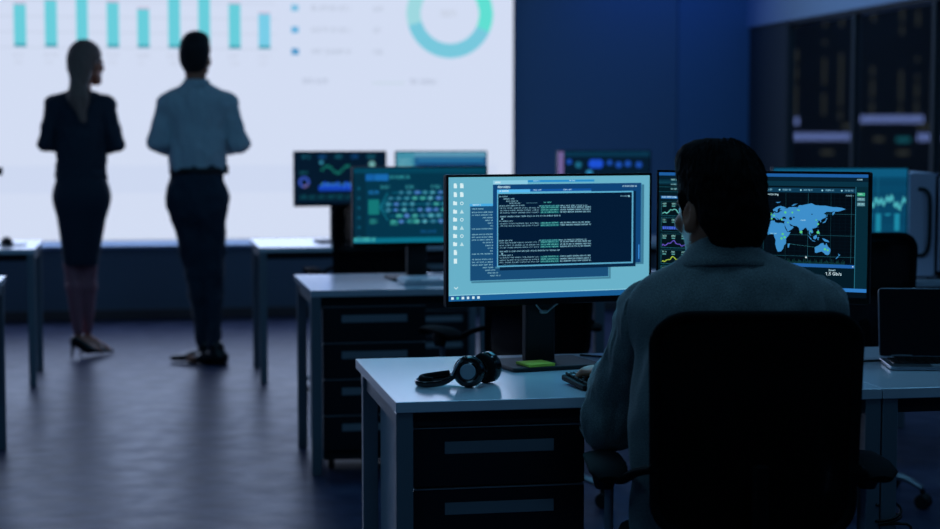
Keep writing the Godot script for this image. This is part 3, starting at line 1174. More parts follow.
# ------------------------------------------------------------------ the city at night, some six hundred metres off
func city() -> void:
	var facade := mat(Color(0.05, 0.06, 0.08), 0.7)
	var lit := mat(Color(0.1, 0.1, 0.1), 0.5)
	lit.emission_enabled = true
	lit.emission = Color(0.56, 0.58, 0.50)
	lit.emission_energy_multiplier = 0.10
	var cool := mat(Color(0.1, 0.1, 0.1), 0.5)
	cool.emission_enabled = true
	cool.emission = Color(0.56, 0.66, 0.98)
	cool.emission_energy_multiplier = 0.6
	var teal := mat(Color(0.1, 0.1, 0.1), 0.5)
	teal.emission_enabled = true
	teal.emission = Color(0.10, 0.46, 0.52)
	teal.emission_energy_multiplier = 0.5
	# metres across and up, seen from the room: 0 is the middle of the front
	var labels := ["dark office tower across the city with bright lit floors", "tall dark tower with sparse columns of lit windows"]
	var turn := -22.5
	var at := Vector3(0.3917, 0, -0.9201)
	for b in 2:
		var depth := 615.0 if b == 0 else 720.0
		var t := thing("office_tower", labels[b], "building", at * depth + Vector3(0, 1.3, 0), turn)
		var k := depth / 1750.0
		# x in photo-sized steps of k metres, so windows keep a floor height of about three metres
		if b == 1:
			part("facade", MB.new().box(Vector3(0, -20, -15), Vector3(340 * k, 240, 29.0)), facade, t)
			for c in [[-77, 70, 24], [-63, 84, 22], [-36, 74, 32], [-20, 76, 22], [-5, 70, 34], [10, 68, 36], [37, 60, 26], [52, 74, 26], [67, 60, 40]]:
				var m := MB.new()
				for i in 30:
					var y: float = 14 + i * 4.3
					var on := fposmod(sin(c[0] * 3.3 + i * 7.9) * 43.7, 1.0)
					if (y < c[1] and on < 0.85) or (y > 92 and y < 125 and on < 0.5) or on < 0.04:
						m.box(Vector3(c[0] * k, y * k, -0.4), Vector3(2.6 * k, 2.8 * k, 0.5))
				stuff(part("lit_windows", m, lit, t))
		else:
			part("facade", MB.new().box(Vector3(0, -64, -15), Vector3(340 * k, 120, 29.0)), facade, t)
			for s in [[-5, 70, 12.5, 16], [-70, 2, -4.5, 16], [53, 105, -5, 11], [-104, -57, 10.5, 9]]:
				var m := MB.new()
				var w: float = (s[1] - s[0]) / s[3]
				for i in s[3]:
					m.box(Vector3((s[0] + (i + 0.5) * w) * k, s[2] * k, -0.2), Vector3(w * 0.55 * k, 6.6 * k, 0.5))
				stuff(part("lit_floor", m, cool, t))
			var warm := MB.new()
			for s in [[-9, 5.5, 18], [61, 5, 16], [-32, -20, 12], [40, -20, 12], [17, -7, 10], [-68, 4, 6]]:
				for i in 3:
					warm.box(Vector3((s[0] + (i - 1) * s[2] / 3.0) * k, s[1] * k, -0.2), Vector3(s[2] * 0.28 * k, 3.6 * k, 0.5))
			stuff(part("lit_windows", warm, lit, t))
			var tm := MB.new()
			for s in [[40, -7.5, 13], [-84, -26, 10]]:
				for i in 3:
					tm.box(Vector3((s[0] + (i - 1) * s[2] / 3.0) * k, s[1] * k, -0.2), Vector3(s[2] * 0.28 * k, 4.0 * k, 0.5))
			stuff(part("lit_windows", tm, teal, t))


# ------------------------------------------------------------------ the wall display
func wall_display() -> void:
	var w := WD_X1 - WD_X0
	var h := WD_Y1 - WD_Y0
	var t := thing("wall_display", "huge bright wall display with a bar chart and a ring chart", "screen", Vector3((WD_X0 + WD_X1) / 2, WD_Y0, -12.95))
	var f := MB.new()
	f.box(Vector3(0, h / 2, 0.01), Vector3(w + 0.016, h - 0.004, 0.07), 0.004)
	part("frame", f, M.dark_metal, t)
	var q := MB.new()
	q.quad(Vector3(-w / 2, 0, 0.048), Vector3(w / 2, 0, 0.048), Vector3(w / 2, h, 0.048), Vector3(-w / 2, h, 0.048), Vector3(0, 0, 1))
	part("display", q, screen_mat(wall_picture(), 1.0, 0.5), t)


# ------------------------------------------------------------------ desks and drawer units
const DW := 1.142
const DD := 0.755


func desks() -> void:
	# the desk stands with its front left corner at x, z; local origin is that corner on the floor
	var spots := [
		[0.537, -3.795, "white front-row desk with headphones and the code monitor"], [1.681, -3.795, "white front-row desk carrying the dark laptop"],
		[0.605, -6.55, "white desk of the second row with the teal monitor and a drawer unit"], [2.13, -6.55, "white desk of the second row carrying the silver computer tower"],
		[0.572, -9.05, "white desk of the third row behind the dark office chair"], [1.732, -9.05, "white desk of the third row under the monitor with blue blocks"],
		[-1.702, -9.15, "white desk beside the woman with a black mouse on it"], [-1.716, -6.72, "white desk whose corner shows at the left edge of the view"],
	]
	var first: Node3D
	for s in spots:
		if first == null:
			first = thing("desk", s[2], "desk", Vector3(s[0], 0, s[1]), 0, "white office desks")
			part("tabletop", MB.new().box(Vector3(DW / 2, DESK - 0.0125, -DD / 2), Vector3(DW, 0.025, DD), 0.0015), M.top, first)
			for x in [0.02, DW - 0.02]:
				for z in [-0.021, -0.62]:
					part("leg", MB.new().box(Vector3(x, (DESK - 0.025) / 2, z), Vector3(0.038, DESK - 0.025, 0.038), 0.002), M.leg, first)
				part("rail", MB.new().box(Vector3(x, DESK - 0.045, -DD / 2), Vector3(0.022, 0.038, DD - 0.082), 0.002), M.leg, first)
			part("rail", MB.new().box(Vector3(DW / 2, DESK - 0.045, -0.05), Vector3(DW - 0.08, 0.038, 0.02), 0.002), M.cabinet, first)
			part("rail", MB.new().box(Vector3(DW / 2, DESK - 0.045, -DD + 0.05), Vector3(DW - 0.08, 0.038, 0.02), 0.002), M.cabinet, first)
		else:
			copy_of(first, Vector3(s[0], 0, s[1]), 0, s[2])
	# drawer units under three of them
	var unit := thing("drawer_unit", "dark drawer unit under the desk with the headphones", "drawer unit", Vector3(0.78, 0, -3.855), 0, "dark drawer units")
	var body := MB.new()
	body.box(Vector3(0, 0.335, -0.265), Vector3(0.392, 0.578, 0.51), 0.002)
	part("body", body, M.cabinet, unit)
	for s in [-1.0, 1.0]:
		part("side_panel", MB.new().box(Vector3(s * 0.198, 0.335, -0.275), Vector3(0.004, 0.578, 0.50), 0.001), M.top, unit)
	for k in 4:
		var y := 0.085 + 0.139 * k
		var d := part("drawer", MB.new().box(Vector3(0, y + 0.0665, 0.002), Vector3(0.396, 0.132, 0.024), 0.002), M.drawer, unit)
		part("edge_glint", MB.new().box(Vector3(0, y + 0.1345, 0.004), Vector3(0.396, 0.0025, 0.026), 0.0008), M.handle, d)  # pale strip painting the light caught along the drawer's top edge
		part("handle", MB.new().box(Vector3(0.0, y + 0.089, 0.0145), Vector3(0.252, 0.028, 0.004), 0.001), M.handle, d)
	for x in [-0.16, 0.16]:
		for z in [-0.07, -0.47]:
			part("castor", MB.new().lathe([Vector2(0, -0.012), Vector2(0.018, -0.012), Vector2(0.022, -0.006), Vector2(0.022, 0.006), Vector2(0.018, 0.012), Vector2(0, 0.012)], 14, Transform3D(Basis(Vector3.FORWARD, PI / 2), Vector3(x, 0.0225, z))), M.black, unit)
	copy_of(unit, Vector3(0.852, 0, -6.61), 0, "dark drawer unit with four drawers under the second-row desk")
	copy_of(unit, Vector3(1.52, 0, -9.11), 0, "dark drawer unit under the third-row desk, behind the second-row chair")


# ------------------------------------------------------------------ monitors
# a flat monitor: local origin on the desk under the screen's middle, screen facing +z
func monitor(label: String, at: Vector3, turn: float, pic: Image, energy: float, low: float, w := 0.555, h := 0.3145, glow := Color(0.5, 0.8, 1.0), light := 0.02, group := "") -> Node3D:
	var t := thing("monitor", label, "monitor", at, turn, group)
	var chin := 0.016
	var side := 0.006
	var case := part("housing", slab_upright(w, h, 0.006, -0.020, 0.001, low), M.black, t)
	var f := MB.new()
	f.box(Vector3(0, low + h - side / 2, 0.0018), Vector3(w, side, 0.0036), 0.001)
	f.box(Vector3(0, low + chin / 2, 0.0018), Vector3(w, chin, 0.0036), 0.001)
	for s in [-1.0, 1.0]:
		f.box(Vector3(s * (w - side) / 2, low + h / 2 + (chin - side) / 2, 0.0018), Vector3(side, h - side - chin - 0.0004, 0.0036), 0.001)
	part("bezel", f, M.gloss, t)
	var q := MB.new()
	q.quad(Vector3(-w / 2 + side, low + chin, 0.002), Vector3(w / 2 - side, low + chin, 0.002), Vector3(w / 2 - side, low + h - side, 0.002), Vector3(-w / 2 + side, low + h - side, 0.002), Vector3(0, 0, 1))
	part("display", q, screen_mat(pic, energy), t)
	part("rear_bulge", slab_upright(w * 0.62, h * 0.6, 0.03, -0.042, -0.019, low + h * 0.2), M.black, case)
	# stand: column, hinge block and plate
	part("stand_column", MB.new().box(Vector3(0, (low + h * 0.55) / 2 + 0.006, -0.075), Vector3(0.082, low + h * 0.55, 0.030), 0.005), M.black, t)
	part("hinge", MB.new().box(Vector3(0, low + h * 0.5, -0.052), Vector3(0.09, 0.09, 0.026), 0.004), M.black, t)
	part("stand_base", slab(0.25, 0.20, 0.014, 0.0005, 0.011, 0.003, Transform3D(Basis(), Vector3(0, 0, -0.04))), M.black, t)
	var a := area_light(t, Vector3(0, low + h / 2, 0.009), Vector3(0, 0, 1), Vector2(w - 0.03, h - 0.04), glow, light)
	a.name = "screen_light"
	return t


func slab_upright(w: float, h: float, r: float, z0: float, z1: float, y0: float) -> MB:
	return slab(w, h, r, z0, z1, 0.002, Transform3D(Basis(Vector3.RIGHT, Vector3(0, 0, 1), Vector3(0, -1, 0)), Vector3(0, y0 + h / 2, 0)))


func lettering(t: Node3D, words: String, at: Vector3, high: float, c: Color) -> void:
	var tm := TextMesh.new()
	tm.text = words
	tm.font_size = 24
	tm.pixel_size = high / 17.0
	tm.depth = 0.0
	tm.curve_step = 4.0
	tm.horizontal_alignment = HORIZONTAL_ALIGNMENT_LEFT
	tm.vertical_alignment = VERTICAL_ALIGNMENT_BOTTOM
	var m := mat(Color(0.02, 0.02, 0.02), 0.4)
	m.emission_enabled = true
	m.emission = c
	var o := part("screen_lettering", tm, m, t.get_node("display"))
	o.position = at


func monitors() -> void:
	var y := DESK
	var a := monitor("front-row monitor showing overlapping windows of white and green code", Vector3(1.0025, y, -4.290), 11.3, code_picture(), 1.0, 0.162, 0.566, 0.328, Color(0.36, 0.80, 1.0), 0.12)
	var u := func(p: float, v: float) -> Vector3: return Vector3(-0.566 / 2 + 0.006 + p * 0.554, 0.162 + 0.328 - 0.006 - v * 0.306, 0.0026)
	lettering(a, "Processing", u.call(0.236, 0.094), 0.0046, Color(0.7, 0.85, 0.9))
	# cable with its clip behind the column
	var c := MB.new().tube(smooth([Vector3(-0.005, 0.21, -0.045), Vector3(-0.02, 0.165, -0.052), Vector3(0.005, 0.135, -0.05), Vector3(0.03, 0.15, -0.05), Vector3(0.06, 0.165, -0.06), Vector3(0.10, 0.20, -0.05)]), [0.0022], 6)
	part("cable", c, M.white_plastic, a)
	part("cable_clip", MB.new().box(Vector3(0.005, 0.137, -0.054), Vector3(0.022, 0.009, 0.010), 0.003), M.white_plastic, a)
	var b := monitor("front-row monitor showing a blue world map on black", Vector3(1.5275, y, -4.2115), -37.0, map_picture(), 1.0, 0.170, 0.556, 0.327, Color(0.3, 0.6, 1.0), 0.008)
	var u2 := func(p: float, v: float) -> Vector3: return Vector3(-0.556 / 2 + 0.006 + p * 0.544, 0.170 + 0.327 - 0.006 - v * 0.305, 0.0026)
	lettering(b, "Ground Monitoring", u2.call(0.475, 0.185), 0.0046, Color(0.75, 0.88, 0.92))
	lettering(b, "Speed", u2.call(0.825, 0.795), 0.0042, Color(0.7, 0.85, 0.9))
	lettering(b, "1,5 Gb/s", u2.call(0.81, 0.835), 0.0075, Color(0.8, 0.9, 0.94))
	var led := mat(Color(0.1, 0.1, 0.1), 0.4)
	led.emission_enabled = true
	led.emission = Color(0.55, 0.75, 1.0)
	part("power_led", MB.new().box(Vector3(0.213, 0.178, 0.0038), Vector3(0.005, 0.003, 0.0008)), led, b)
	monitor("second-row monitor showing a teal network chart", Vector3(1.09, y, -6.98), 4.0, network_picture(), 1.0, 0.135, 0.56, 0.322, Color(0.3, 0.8, 1.0), 0.02)
	monitor("third-row monitor with a dark dashboard of blue bars before the wall display", Vector3(1.035, y, -9.42), 6.0, dashboard_picture(true), 0.9, 0.195, 0.51, 0.298, Color(0.3, 0.5, 1.0), 0.01)
	monitor("third-row monitor with a pale blue list, half hidden behind the teal one", Vector3(1.584, y, -9.40), 2.0, list_picture(), 0.9, 0.195, 0.51, 0.298, Color(0.3, 0.6, 1.0), 0.01)
	monitor("third-row monitor with blue blocks against the dark wall", Vector3(2.462, y, -9.27), -4.0, blocks_picture(), 0.9, 0.195, 0.52, 0.30, Color(0.3, 0.5, 1.0), 0.008)
	monitor("second-row monitor with a cyan wave chart above a chair back", Vector3(2.775, y, -6.72), -8.0, signal_picture(), 0.9, 0.135, 0.56, 0.318, Color(0.3, 0.7, 1.0), 0.012)


# ------------------------------------------------------------------ small things on the desks
func desk_things() -> void:
	headphones()
	keyboard(Vector3(1.115, DESK, -3.965), 10.0, "black keyboard under the seated worker's hand")
	# sticky notes on the monitor's stand plate
	var n := thing("sticky_notes", "yellow green pad of sticky notes on the code monitor's base", "notepad", Vector3(0.957, DESK + 0.0115, -4.262), 14.0)
	part("pad", MB.new().box(Vector3(0, 0.003, 0), Vector3(0.072, 0.006, 0.076), 0.0006), M.note, n)
	part("top_sheet", MB.new().box(Vector3(0.001, 0.0064, 0.001), Vector3(0.072, 0.0006, 0.076), 0.0, Transform3D(Basis(Vector3.UP, 0.03), Vector3.ZERO)), M.note, n)
	laptop()
	# cables
	var c := MB.new().tube(smooth([Vector3(1.70, DESK + 0.004, -4.26), Vector3(1.76, DESK + 0.004, -4.225), Vector3(1.82, DESK + 0.004, -4.235), Vector3(1.872, DESK + 0.006, -4.222)]), [0.0032], 8)
	tag(part("charging_cable", c, M.black, self), "black cable lying on the desk beside the laptop", "cable")
	var c2 := MB.new().tube(smooth([Vector3(1.13, DESK + 0.004, -4.49), Vector3(1.19, DESK + 0.004, -4.44), Vector3(1.26, DESK + 0.004, -4.47), Vector3(1.30, DESK + 0.004, -4.40), Vector3(1.40, DESK + 0.004, -4.42)]), [0.003], 8)
	tag(part("monitor_cable", c2, M.black, self), "thin black cable on the desk behind the code monitor's base", "cable")
	var loop := []
	for k in 26:
		var f := k / 25.0
		loop.append(Vector3(1.701 + 0.036 * cos(f * TAU * 2.0 + 2.4), 0.43 - 0.05 * f + 0.012 * sin(f * 9.0), -3.816 + 0.036 * sin(f * TAU * 2.0 + 2.4)))
	loop.append_array([Vector3(1.742, 0.385, -3.785), Vector3(1.752, 0.36, -3.78), Vector3(1.750, 0.325, -3.78), Vector3(1.730, 0.318, -3.78), Vector3(1.706, 0.322, -3.78)])
	tag(part("looped_cable", MB.new().tube(smooth(loop, 3), [0.0035], 7), M.black, self), "black cable wound round the leg of the right front desk", "cable")
	# second row
	keyboard(Vector3(1.12, DESK, -6.77), 4.0, "pale keyboard in front of the teal monitor", M.white_plastic)
	tower()
	# third row, left
	var pad := thing("mouse_pad", "grey mouse pad on the desk beside the woman", "mouse pad", Vector3(-0.745, DESK, -9.50), 0)
	part("sheet", slab(0.24, 0.20, 0.02, 0.0, 0.003, 0.001), M.handle, pad)
	part("stitched_edge", MB.new().tube(pts3(rrect(0.238, 0.198, 0.02), 0.002), [0.0016], 6, 1.0, Vector3.UP, true), M.black, pad)
	var mo := thing("mouse", "black computer mouse on the grey pad beside the woman", "mouse", Vector3(-0.725, DESK + 0.003, -9.52), 10)
	var b := Body.new()
	b.ell(Vector3(0, 0.006, 0), Vector3(0.033, 0.034, 0.058))
	b.ell(Vector3(0, -0.05, 0), Vector3(0.2, 0.05, 0.2), Basis(), 0.004, true)
	var mb := MB.new()
	b.net(mb, 0.004)
	part("shell", mb, M.black, mo)
	part("wheel", MB.new().lathe([Vector2(0, -0.004), Vector2(0.010, -0.004), Vector2(0.010, 0.004), Vector2(0, 0.004)], 14, Transform3D(Basis(Vector3.FORWARD, PI / 2), Vector3(0, 0.032, -0.03))), M.handle, mo)
	# desk lamp on the same desk; only the tip of its head reaches into view
	var l := thing("desk_lamp", "dark desk lamp whose head tip shows at the left edge", "lamp", Vector3(-1.12, DESK, -9.72), 0)
	part("base", MB.new().lathe([Vector2(0, 0.022), Vector2(0.07, 0.020), Vector2(0.085, 0.010), Vector2(0.086, 0.0), Vector2(0, 0.0)], 24), M.black, l)
	part("arm", MB.new().tube([Vector3(0, 0.02, 0), Vector3(-0.10, 0.28, 0), Vector3(0.10, 0.40, 0)], [0.008], 8), M.black, l)
	part("head", MB.new().loft([lamp_ring(0.09, 0.030, 0.405), lamp_ring(0.14, 0.05, 0.385), lamp_ring(0.30, 0.052, 0.378), lamp_ring(0.365, 0.030, 0.386)]), M.black, l)


func lamp_ring(x: float, w: float, y: float) -> Array:
	var r := []
	for k in 12:
		var f := TAU * k / 12
		r.append(Vector3(x, y + 0.022 * sin(f), w * cos(f)))
	return r


func pts3(p: PackedVector2Array, y: float) -> Array:
	var out := []
	for q in p:
		out.append(Vector3(q.x, y, q.y))
	return out


func headphones() -> void:
	var t := thing("headphones", "black over-ear headphones lying on the white front desk", "headphones", Vector3(0.704, DESK, -4.005))
	# each cup: a thick disc with a cushion on one side and a grey cap on the other; axis given
	var cups := [[Vector3(0.032, 0.0375, 0.018), Vector3(-0.30, 0.12, 0.95)], [Vector3(0.092, 0.0375, -0.052), Vector3(0.86, 0.10, -0.5)]]
	for c in cups:
		var ax: Vector3 = c[1].normalized()
		var bx := Vector3.UP.cross(ax).normalized()
		var b := Transform3D(Basis(bx, ax, bx.cross(ax)), c[0])
		var cup := part("ear_cup", MB.new().lathe([Vector2(0, 0.019), Vector2(0.019, 0.019), Vector2(0.0215, 0.017), Vector2(0.026, 0.018), Vector2(0.032, 0.015), Vector2(0.0365, 0.007), Vector2(0.037, -0.002), Vector2(0.034, -0.008), Vector2(0, -0.009)], 32, b), M.gloss, t)
		part("grey_cap", MB.new().lathe([Vector2(0, 0.0212), Vector2(0.0165, 0.0208), Vector2(0.0185, 0.019), Vector2(0.0185, 0.015)], 28, b), M.grey_disc, cup)
		var ring := []
		for k in 28:
			var f := TAU * k / 28
			ring.append(b * Vector3(cos(f) * 0.0265, -0.013, sin(f) * 0.0265))
		part("ear_cushion", MB.new().tube(ring, [0.0105], 10, 1.0, ax, true), M.black_soft, t)
	var band := smooth([Vector3(0.016, 0.040, 0.004), Vector3(-0.004, 0.028, 0.020), Vector3(-0.030, 0.014, 0.024), Vector3(-0.062, 0.009, 0.018), Vector3(-0.082, 0.009, 0.000), Vector3(-0.084, 0.009, -0.028), Vector3(-0.070, 0.010, -0.054), Vector3(-0.036, 0.012, -0.066), Vector3(0.02, 0.017, -0.070), Vector3(0.06, 0.026, -0.064), Vector3(0.080, 0.040, -0.052)], 5)
	part("headband", MB.new().tube(band, [0.0045], 10, 1.7, Vector3(0, 1, 0)), M.gloss, t)
	var pad := smooth([Vector3(-0.052, 0.019, 0.008), Vector3(-0.068, 0.019, -0.004), Vector3(-0.073, 0.0195, -0.028), Vector3(-0.062, 0.020, -0.048), Vector3(-0.034, 0.022, -0.059), Vector3(0.0, 0.025, -0.063)], 5)
	part("band_padding", MB.new().tube(pad, [0.0068], 10, 0.9), M.black_soft, t)
	part("yoke", MB.new().tube(smooth([Vector3(-0.010, 0.030, 0.024), Vector3(0.0, 0.050, 0.026), Vector3(0.012, 0.066, 0.022)]), [0.0028], 8), M.silver, t)


func keyboard(at: Vector3, turn: float, label: String, m: Material = null) -> void:
	var t := thing("keyboard", label, "keyboard", at, turn)
	var w := 0.29
	var d := 0.135
	var tilt := Basis(Vector3.RIGHT, 0.07)
	part("case", slab(w, d, 0.008, 0.0, 0.013, 0.003, Transform3D(tilt, Vector3(0, 0.005, 0))), m if m else M.key, t)
	var rows := [15, 14, 13, 12, 8]
	for r in 5:
		var n: int = rows[r]
		for k in n:
			var kw := (w - 0.016) / n
			var x := -w / 2 + 0.008 + kw * (k + 0.5)
			var z := -d / 2 + 0.016 + r * 0.0255
			var p := tilt * Vector3(x, 0.0165, z) + Vector3(0, 0.005, 0)
			var o := part("key", MB.new().box(Vector3.ZERO, Vector3(kw - 0.003, 0.006, 0.0225), 0.0015, Transform3D(tilt, p)), m if m else M.key, t)
			if m == null and r < 4:
				part("legend", MB.new().box(Vector3(-0.002, 0.0031, -0.002), Vector3(0.005, 0.0004, 0.006), 0.0, Transform3D(tilt, p)), M.legend, o)


func laptop() -> void:
	# hinge line at the back; base comes towards the viewer and to the right
	var t := thing("laptop", "open silver laptop with a dark screen on the right front desk", "laptop", Vector3(2.000, DESK, -4.125), -14.0)
	part("base", slab(0.315, 0.180, 0.012, 0.0015, 0.0105, 0.002), M.silver, t)
	var deck := MB.new()
	deck.box(Vector3(0, 0.0109, -0.022), Vector3(0.282, 0.001, 0.105), 0.0003)
	part("key_bed", deck, M.dark_screen, t)
	var keys := MB.new()
	for r in 5:
		for k in 13:
			keys.box(Vector3(-0.130 + 0.0217 * k, 0.0122, -0.064 + 0.0208 * r), Vector3(0.018, 0.0016, 0.0170), 0.0004)
	stuff(part("keys", keys, M.key, t))
	part("touch_pad", MB.new().box(Vector3(0, 0.0108, 0.060), Vector3(0.10, 0.0008, 0.048), 0.0003), M.handle, t)
	var lid := Transform3D(Basis(Vector3.RIGHT, -0.2), Vector3(0, 0.013, -0.086))
	var l := part("lid", slab(0.315, 0.180, 0.012, -0.006, 0.0, 0.002, lid * Transform3D(Basis(Vector3.RIGHT, Vector3(0, 0, 1), Vector3(0, -1, 0)), Vector3(0, 0.090, 0))), M.silver, t)
	part("screen_glass", MB.new().box(Vector3(0, 0.090, 0.0006), Vector3(0.309, 0.174, 0.0012), 0.0003, lid), M.dark_screen, l)
	part("hinge_bar", MB.new().tube([Vector3(-0.12, 0.0125, -0.090), Vector3(0.12, 0.0125, -0.090)], [0.0040], 10), M.black, t)
	part("screen_badge", MB.new().box(Vector3(-0.10, 0.004, 0.0022), Vector3(0.055, 0.003, 0.0006), 0.0002, lid), M.handle, t)


func tower() -> void:
	var t := thing("computer_tower", "silver computer tower with a dark curved grip on the second-row desk", "computer", Vector3(3.142, DESK, -6.83), -14.0)
	part("body", slab_upright(0.105, 0.42, 0.014, -0.20, 0.20, 0.010), M.tower, t)
	var g := smooth([Vector3(-0.014, 0.365, 0.196), Vector3(0.008, 0.362, 0.212), Vector3(0.022, 0.34, 0.222), Vector3(0.026, 0.30, 0.226), Vector3(0.026, 0.17, 0.226), Vector3(0.020, 0.12, 0.222), Vector3(0.006, 0.098, 0.212), Vector3(-0.014, 0.094, 0.196)])
	part("grip", MB.new().tube(g, [0.0085], 10), M.black, t)
	for x in [-0.038, 0.038]:
		for z in [-0.16, 0.16]:
			part("foot", MB.new().lathe([Vector2(0, 0.0), Vector2(0.010, 0.0), Vector2(0.010, 0.011), Vector2(0, 0.011)], 12, Transform3D(Basis(), Vector3(x, 0, z))), M.black, t)
	var d := thing("computer_tower", "black computer tower at the right edge, next to the silver one", "computer", Vector3(3.275, DESK, -6.81), -14.0)
	part("body", slab_upright(0.14, 0.415, 0.010, -0.20, 0.195, 0.010), M.gloss, d)
	part("front_grille", MB.new().box(Vector3(0.01, 0.22, 0.197), Vector3(0.09, 0.36, 0.006), 0.002), M.black_soft, d)
	part("edge_strip", MB.new().box(Vector3(-0.060, 0.22, 0.198), Vector3(0.012, 0.38, 0.006), 0.002), M.tower, d)
	for x in [-0.05, 0.05]:
		for z in [-0.16, 0.16]:
			part("foot", MB.new().lathe([Vector2(0, 0.0), Vector2(0.010, 0.0), Vector2(0.010, 0.011), Vector2(0, 0.011)], 12, Transform3D(Basis(), Vector3(x, 0, z))), M.black, d)


# ------------------------------------------------------------------ office chairs: mesh back, facing -z
func back_point(u: float, v: float) -> Vector3:
	# u across -1..1, v up 0..1
	var y := 0.52 + 0.43 * v
	var half := 0.205 - 0.018 * pow(1.0 - v, 2.0) - 0.010 * v * v
	var z := 0.20 + 0.055 * v - 0.035 * sin(v * PI * 0.9) + 0.02 * (1.0 - v) - 0.028 * u * u
	return Vector3(u * half, y, z)


# corner radii of the back, as shares of half its width and of its height
const RU := 0.34
const RV := 0.13


func chairs() -> void:
	var t := thing("office_chair", "black mesh office chair the seated worker sits in", "chair", Vector3(1.188, 0, -3.39), -10.0, "black mesh office chairs")
	# five-legged base
	for k in 5:
		var f := TAU * k / 5.0 + 0.72
		var d := Vector3(cos(f), 0, sin(f))
		var leg := part("leg", MB.new().tube(smooth([d * 0.03 + Vector3(0, 0.125, 0), d * 0.15 + Vector3(0, 0.118, 0), d * 0.26 + Vector3(0, 0.098, 0), d * 0.315 + Vector3(0, 0.072, 0)], 4), [0.022, 0.021, 0.02, 0.02, 0.019, 0.019, 0.018, 0.018, 0.017, 0.016, 0.015, 0.014], 10, 0.7), M.alu, t)
		var side := Vector3(-d.z, 0, d.x)
		var w := MB.new()
		for s in [-1.0, 1.0]:
			w.lathe([Vector2(0, -0.009), Vector2(0.022, -0.009), Vector2(0.027, -0.004), Vector2(0.027, 0.004), Vector2(0.022, 0.009), Vector2(0, 0.009)], 16, Transform3D(Basis(d, side, d.cross(side)), d * 0.32 + side * 0.014 * s + Vector3(0, 0.027, 0)))
		w.box(Vector3.ZERO, Vector3(0.018, 0.03, 0.012), 0.003, Transform3D(Basis(d, Vector3.UP, side), d * 0.317 + Vector3(0, 0.055, 0)))
		part("caster", w, M.black, leg)
	part("gas_column", MB.new().lathe([Vector2(0, 0.08), Vector2(0.034, 0.08), Vector2(0.034, 0.14), Vector2(0.027, 0.15), Vector2(0.027, 0.27), Vector2(0.015, 0.275), Vector2(0.015, 0.37), Vector2(0, 0.37)], 18), M.black, t)
	part("tilt_box", MB.new().box(Vector3(0, 0.385, 0.01), Vector3(0.16, 0.05, 0.24), 0.01), M.black, t)
	part("seat", slab(0.47, 0.44, 0.10, 0.405, 0.465, 0.028, Transform3D(Basis(), Vector3(0, 0, -0.04))), M.cushion, t)
	# back: frame loop, mesh of real threads, spine and lumbar bar
	var loop := []
	for q in 4:
		for k in 9:
			var f := PI / 2 * (q + k / 8.0)
			var su := 1.0 if q == 0 or q == 3 else -1.0
			var sv := 1.0 if q < 2 else -1.0
			loop.append(back_point(su * (1.0 - RU) + cos(f) * RU, 0.5 + sv * (0.5 - RV) + sin(f) * RV))
	part("back_frame", MB.new().tube(loop, [0.0115], 10, 0.8, Vector3(0, 0, 1), true), M.frame, t)
	var th := MB.new()
	var cols := 118
	var rows := 132
	for i in cols:
		var u := -0.985 + 1.97 * i / (cols - 1)
		var inset := 0.0 if absf(u) < 1.0 - RU else RV * (1.0 - sqrt(maxf(0.0, 1.0 - pow((absf(u) - 1.0 + RU) / RU, 2.0))))
		thread(th, u, inset, u, 1.0 - inset, 0.00142, 14)
	for i in rows:
		var v := 0.008 + 0.984 * i / (rows - 1)
		var edge := minf(v, 1.0 - v)
		var inset := 0.0 if edge > RV else RU * (1.0 - sqrt(maxf(0.0, 1.0 - pow(1.0 - edge / RV, 2.0))))
		thread(th, -1.0 + inset, v, 1.0 - inset, v, 0.00142, 10)
	stuff(part("mesh_back", th, M.mesh, t))
	#part("lumbar_bar", MB.new().tube([back_point(-0.93, 0.36) + Vector3(0, 0, 0.012), back_point(-0.5, 0.34) + Vector3(0, 0, 0.018), back_point(0, 0.33) + Vector3(0, 0, 0.022), back_point(0.5, 0.34) + Vector3(0, 0, 0.018), back_point(0.93, 0.36) + Vector3(0, 0, 0.012)], [0.012], 8, 2.2, Vector3.UP), M.frame, t)
	part("spine", MB.new().tube(smooth([Vector3(0, 0.385, 0.11), Vector3(0, 0.39, 0.22), Vector3(0, 0.45, 0.275), Vector3(0, 0.55, 0.268), Vector3(0, 0.665, 0.262)], 5), [0.026, 0.026, 0.026, 0.026, 0.026, 0.025, 0.024, 0.023, 0.022, 0.021, 0.02], 12, 0.6, Vector3(0, 0, 1)), M.frame, t)
	for s in [-1.0, 1.0]:
		var pad := MB.new().loft([arm_ring(s, -0.165, 0.018, 0.596, 0.005), arm_ring(s, -0.155, 0.030, 0.606, 0.008), arm_ring(s, -0.11, 0.040, 0.620, 0.010), arm_ring(s, 0.0, 0.042, 0.624, 0.010), arm_ring(s, 0.07, 0.040, 0.618, 0.010), arm_ring(s, 0.10, 0.022, 0.608, 0.007)])
		var arm := part("armrest", pad, M.black_soft, t)
		part("bracket", MB.new().lathe([Vector2(0, 0.565), Vector2(0.018, 0.565), Vector2(0.024, 0.58), Vector2(0.026, 0.60), Vector2(0.022, 0.614), Vector2(0, 0.614)], 16, Transform3D(Basis(), Vector3(s * 0.272, 0, -0.03))), M.black, arm)
		part("post", MB.new().tube(smooth([Vector3(s * 0.262, 0.57, -0.03), Vector3(s * 0.262, 0.47, -0.03), Vector3(s * 0.255, 0.405, -0.028), Vector3(s * 0.20, 0.385, -0.02), Vector3(s * 0.07, 0.385, 0.0)], 4), [0.0095], 12), M.post, arm)
		part("strut", MB.new().tube(smooth([Vector3(s * 0.258, 0.592, -0.01), Vector3(s * 0.245, 0.60, 0.06), Vector3(s * 0.222, 0.63, 0.13), Vector3(s * 0.195, 0.65, 0.20)], 4), [0.013], 10, 0.7), M.black_soft, arm)
